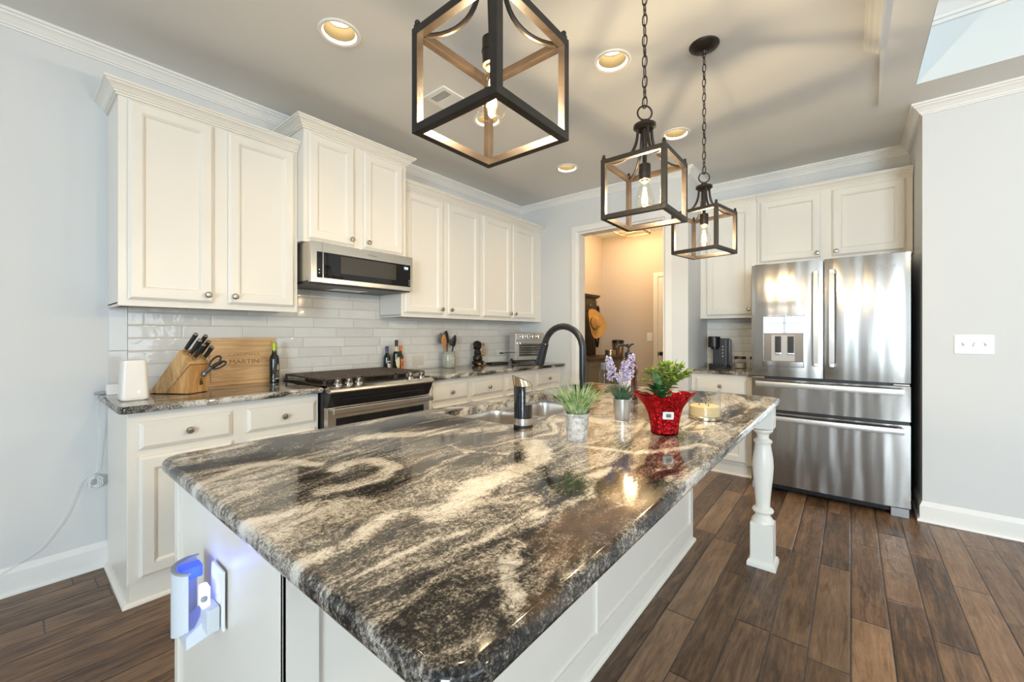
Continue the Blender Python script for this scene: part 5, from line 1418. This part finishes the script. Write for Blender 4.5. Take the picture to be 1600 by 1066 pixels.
m = MB(); m.X = hatR; m.lathe([(.0975, .002), (.0955, .020)], (0, 0, 0), 40, cap0=False, cap1=False, wob=crw); m.build('hat_band', BLACKM, t)
t = thing('dog_leash', 'dark strap leash hanging from a hook beside the straw hat', 'leash', (5.20, -.125, 1.6))
m = MB(); m.tube(spl([(5.20, -.118, 1.625), (5.17, -.13, 1.50), (5.15, -.12, 1.30), (5.16, -.11, 1.12), (5.20, -.11, 1.02), (5.235, -.11, 1.14), (5.225, -.125, 1.4), (5.20, -.128, 1.612)]), .009, 8, flat=1.8); m.build('strap', BLACKM, t)
for k, (z, lab) in enumerate(((.9006, 'lower of two round tins stacked on the hall cabinet'), (.9417, 'upper of two round tins stacked on the hall cabinet'))):
    t = thing('round_tin', lab, 'tin', (5.18, -.33, z), group='stacked tins on the hall cabinet')
    m = MB(); m.lathe([(.070, 0), (.072, .002), (.072, .024)], (5.18, -.33, z), 32); m.build('base', pm('tin_metal', (.36, .30, .20), .35, .8), t)
    m = MB(); m.lathe([(.074, .022), (.074, .036), (.070, .0405)], (5.18, -.33, z), 32); m.build('lid', pm('tin_lid', (.42, .36, .25), .3, .8), t)
t = thing('pitcher', 'tall brown tumbler jug with black lid standing on the hall floor stand', 'jug', (5.43, -.33, 0))
m = MB(); m.lathe([(.11, 0), (.11, .02), (.03, .03), (.025, .60), (.09, .605), (.09, .63)], (5.43, -.33, 0), 32); m.build('stand', DARKW, t)
m = MB(); m.lathe([(.062, .63), (.068, .635), (.082, 1.08)], (5.43, -.33, 0), 32); m.build('jug_body', pm('brown_tint', (.16, .09, .04), .15), t)
m = MB(); m.lathe([(.086, 1.08), (.088, 1.085), (.088, 1.115), (.06, 1.125)], (5.43, -.33, 0), 32); m.build('lid', BLACKP, t)
m = MB(); m.tube(spl([(5.37, -.38, 1.05), (5.345, -.41, 1.04), (5.34, -.41, .95), (5.375, -.38, .92)], 6), .010, 10); m.build('handle', pm('pale_handle', (.55, .45, .30), .4), t)
# flush hall light
t = thing('hall_ceiling_light', 'square bronze frame flush ceiling light in the hall', 'ceiling light', (4.86, -.77, CH))
m = MB(); lx0, lx1, ly0, ly1, lz0, lz1 = 4.62, 5.10, -.94, -.60, 2.555, 2.60; b = .010
BR = pm('light_bronze', (.20, .14, .075), .4, .6)
for z in (lz0,):
    m.box(lx0, lx1, ly0 - b, ly0 + b, z - .008, z + .008); m.box(lx0, lx1, ly1 - b, ly1 + b, z - .008, z + .008); m.box(lx0 - b, lx0 + b, ly0, ly1, z - .008, z + .008); m.box(lx1 - b, lx1 + b, ly0, ly1, z - .008, z + .008)
for x in (lx0, lx1):
    for y in (ly0, ly1): m.box(x - .008, x + .008, y - .008, y + .008, lz0, lz1 + .01)
m.box(4.855, 4.865, ly0, ly1, lz0 - .006, lz0 + .006); m.build('frame', BR, t)
m = MB(); m.box(4.74, 4.98, -.87, -.67, 2.66, CH, .004); m.box(4.85, 4.87, -.78, -.76, 2.55, 2.66); m.build('canopy', BR, t)
for q in (-1, 1):
    m = MB(); m.ball((4.86 + q * .10, -.77, 2.615), .032, n=16, m=10); m.build('bulb', emit('hall_bulb', (1, .75, .42), 10), t)
l = bpy.data.lights.new('hall_bulb_light', 'POINT'); l.energy = HALL_W; l.color = (1.0, .70, .38); l.shadow_soft_size = .06
lo_ = bpy.data.objects.new('hall_bulb_light', l); COL.objects.link(lo_); lo_.parent = t; lo_.location = (0, 0, -.20)
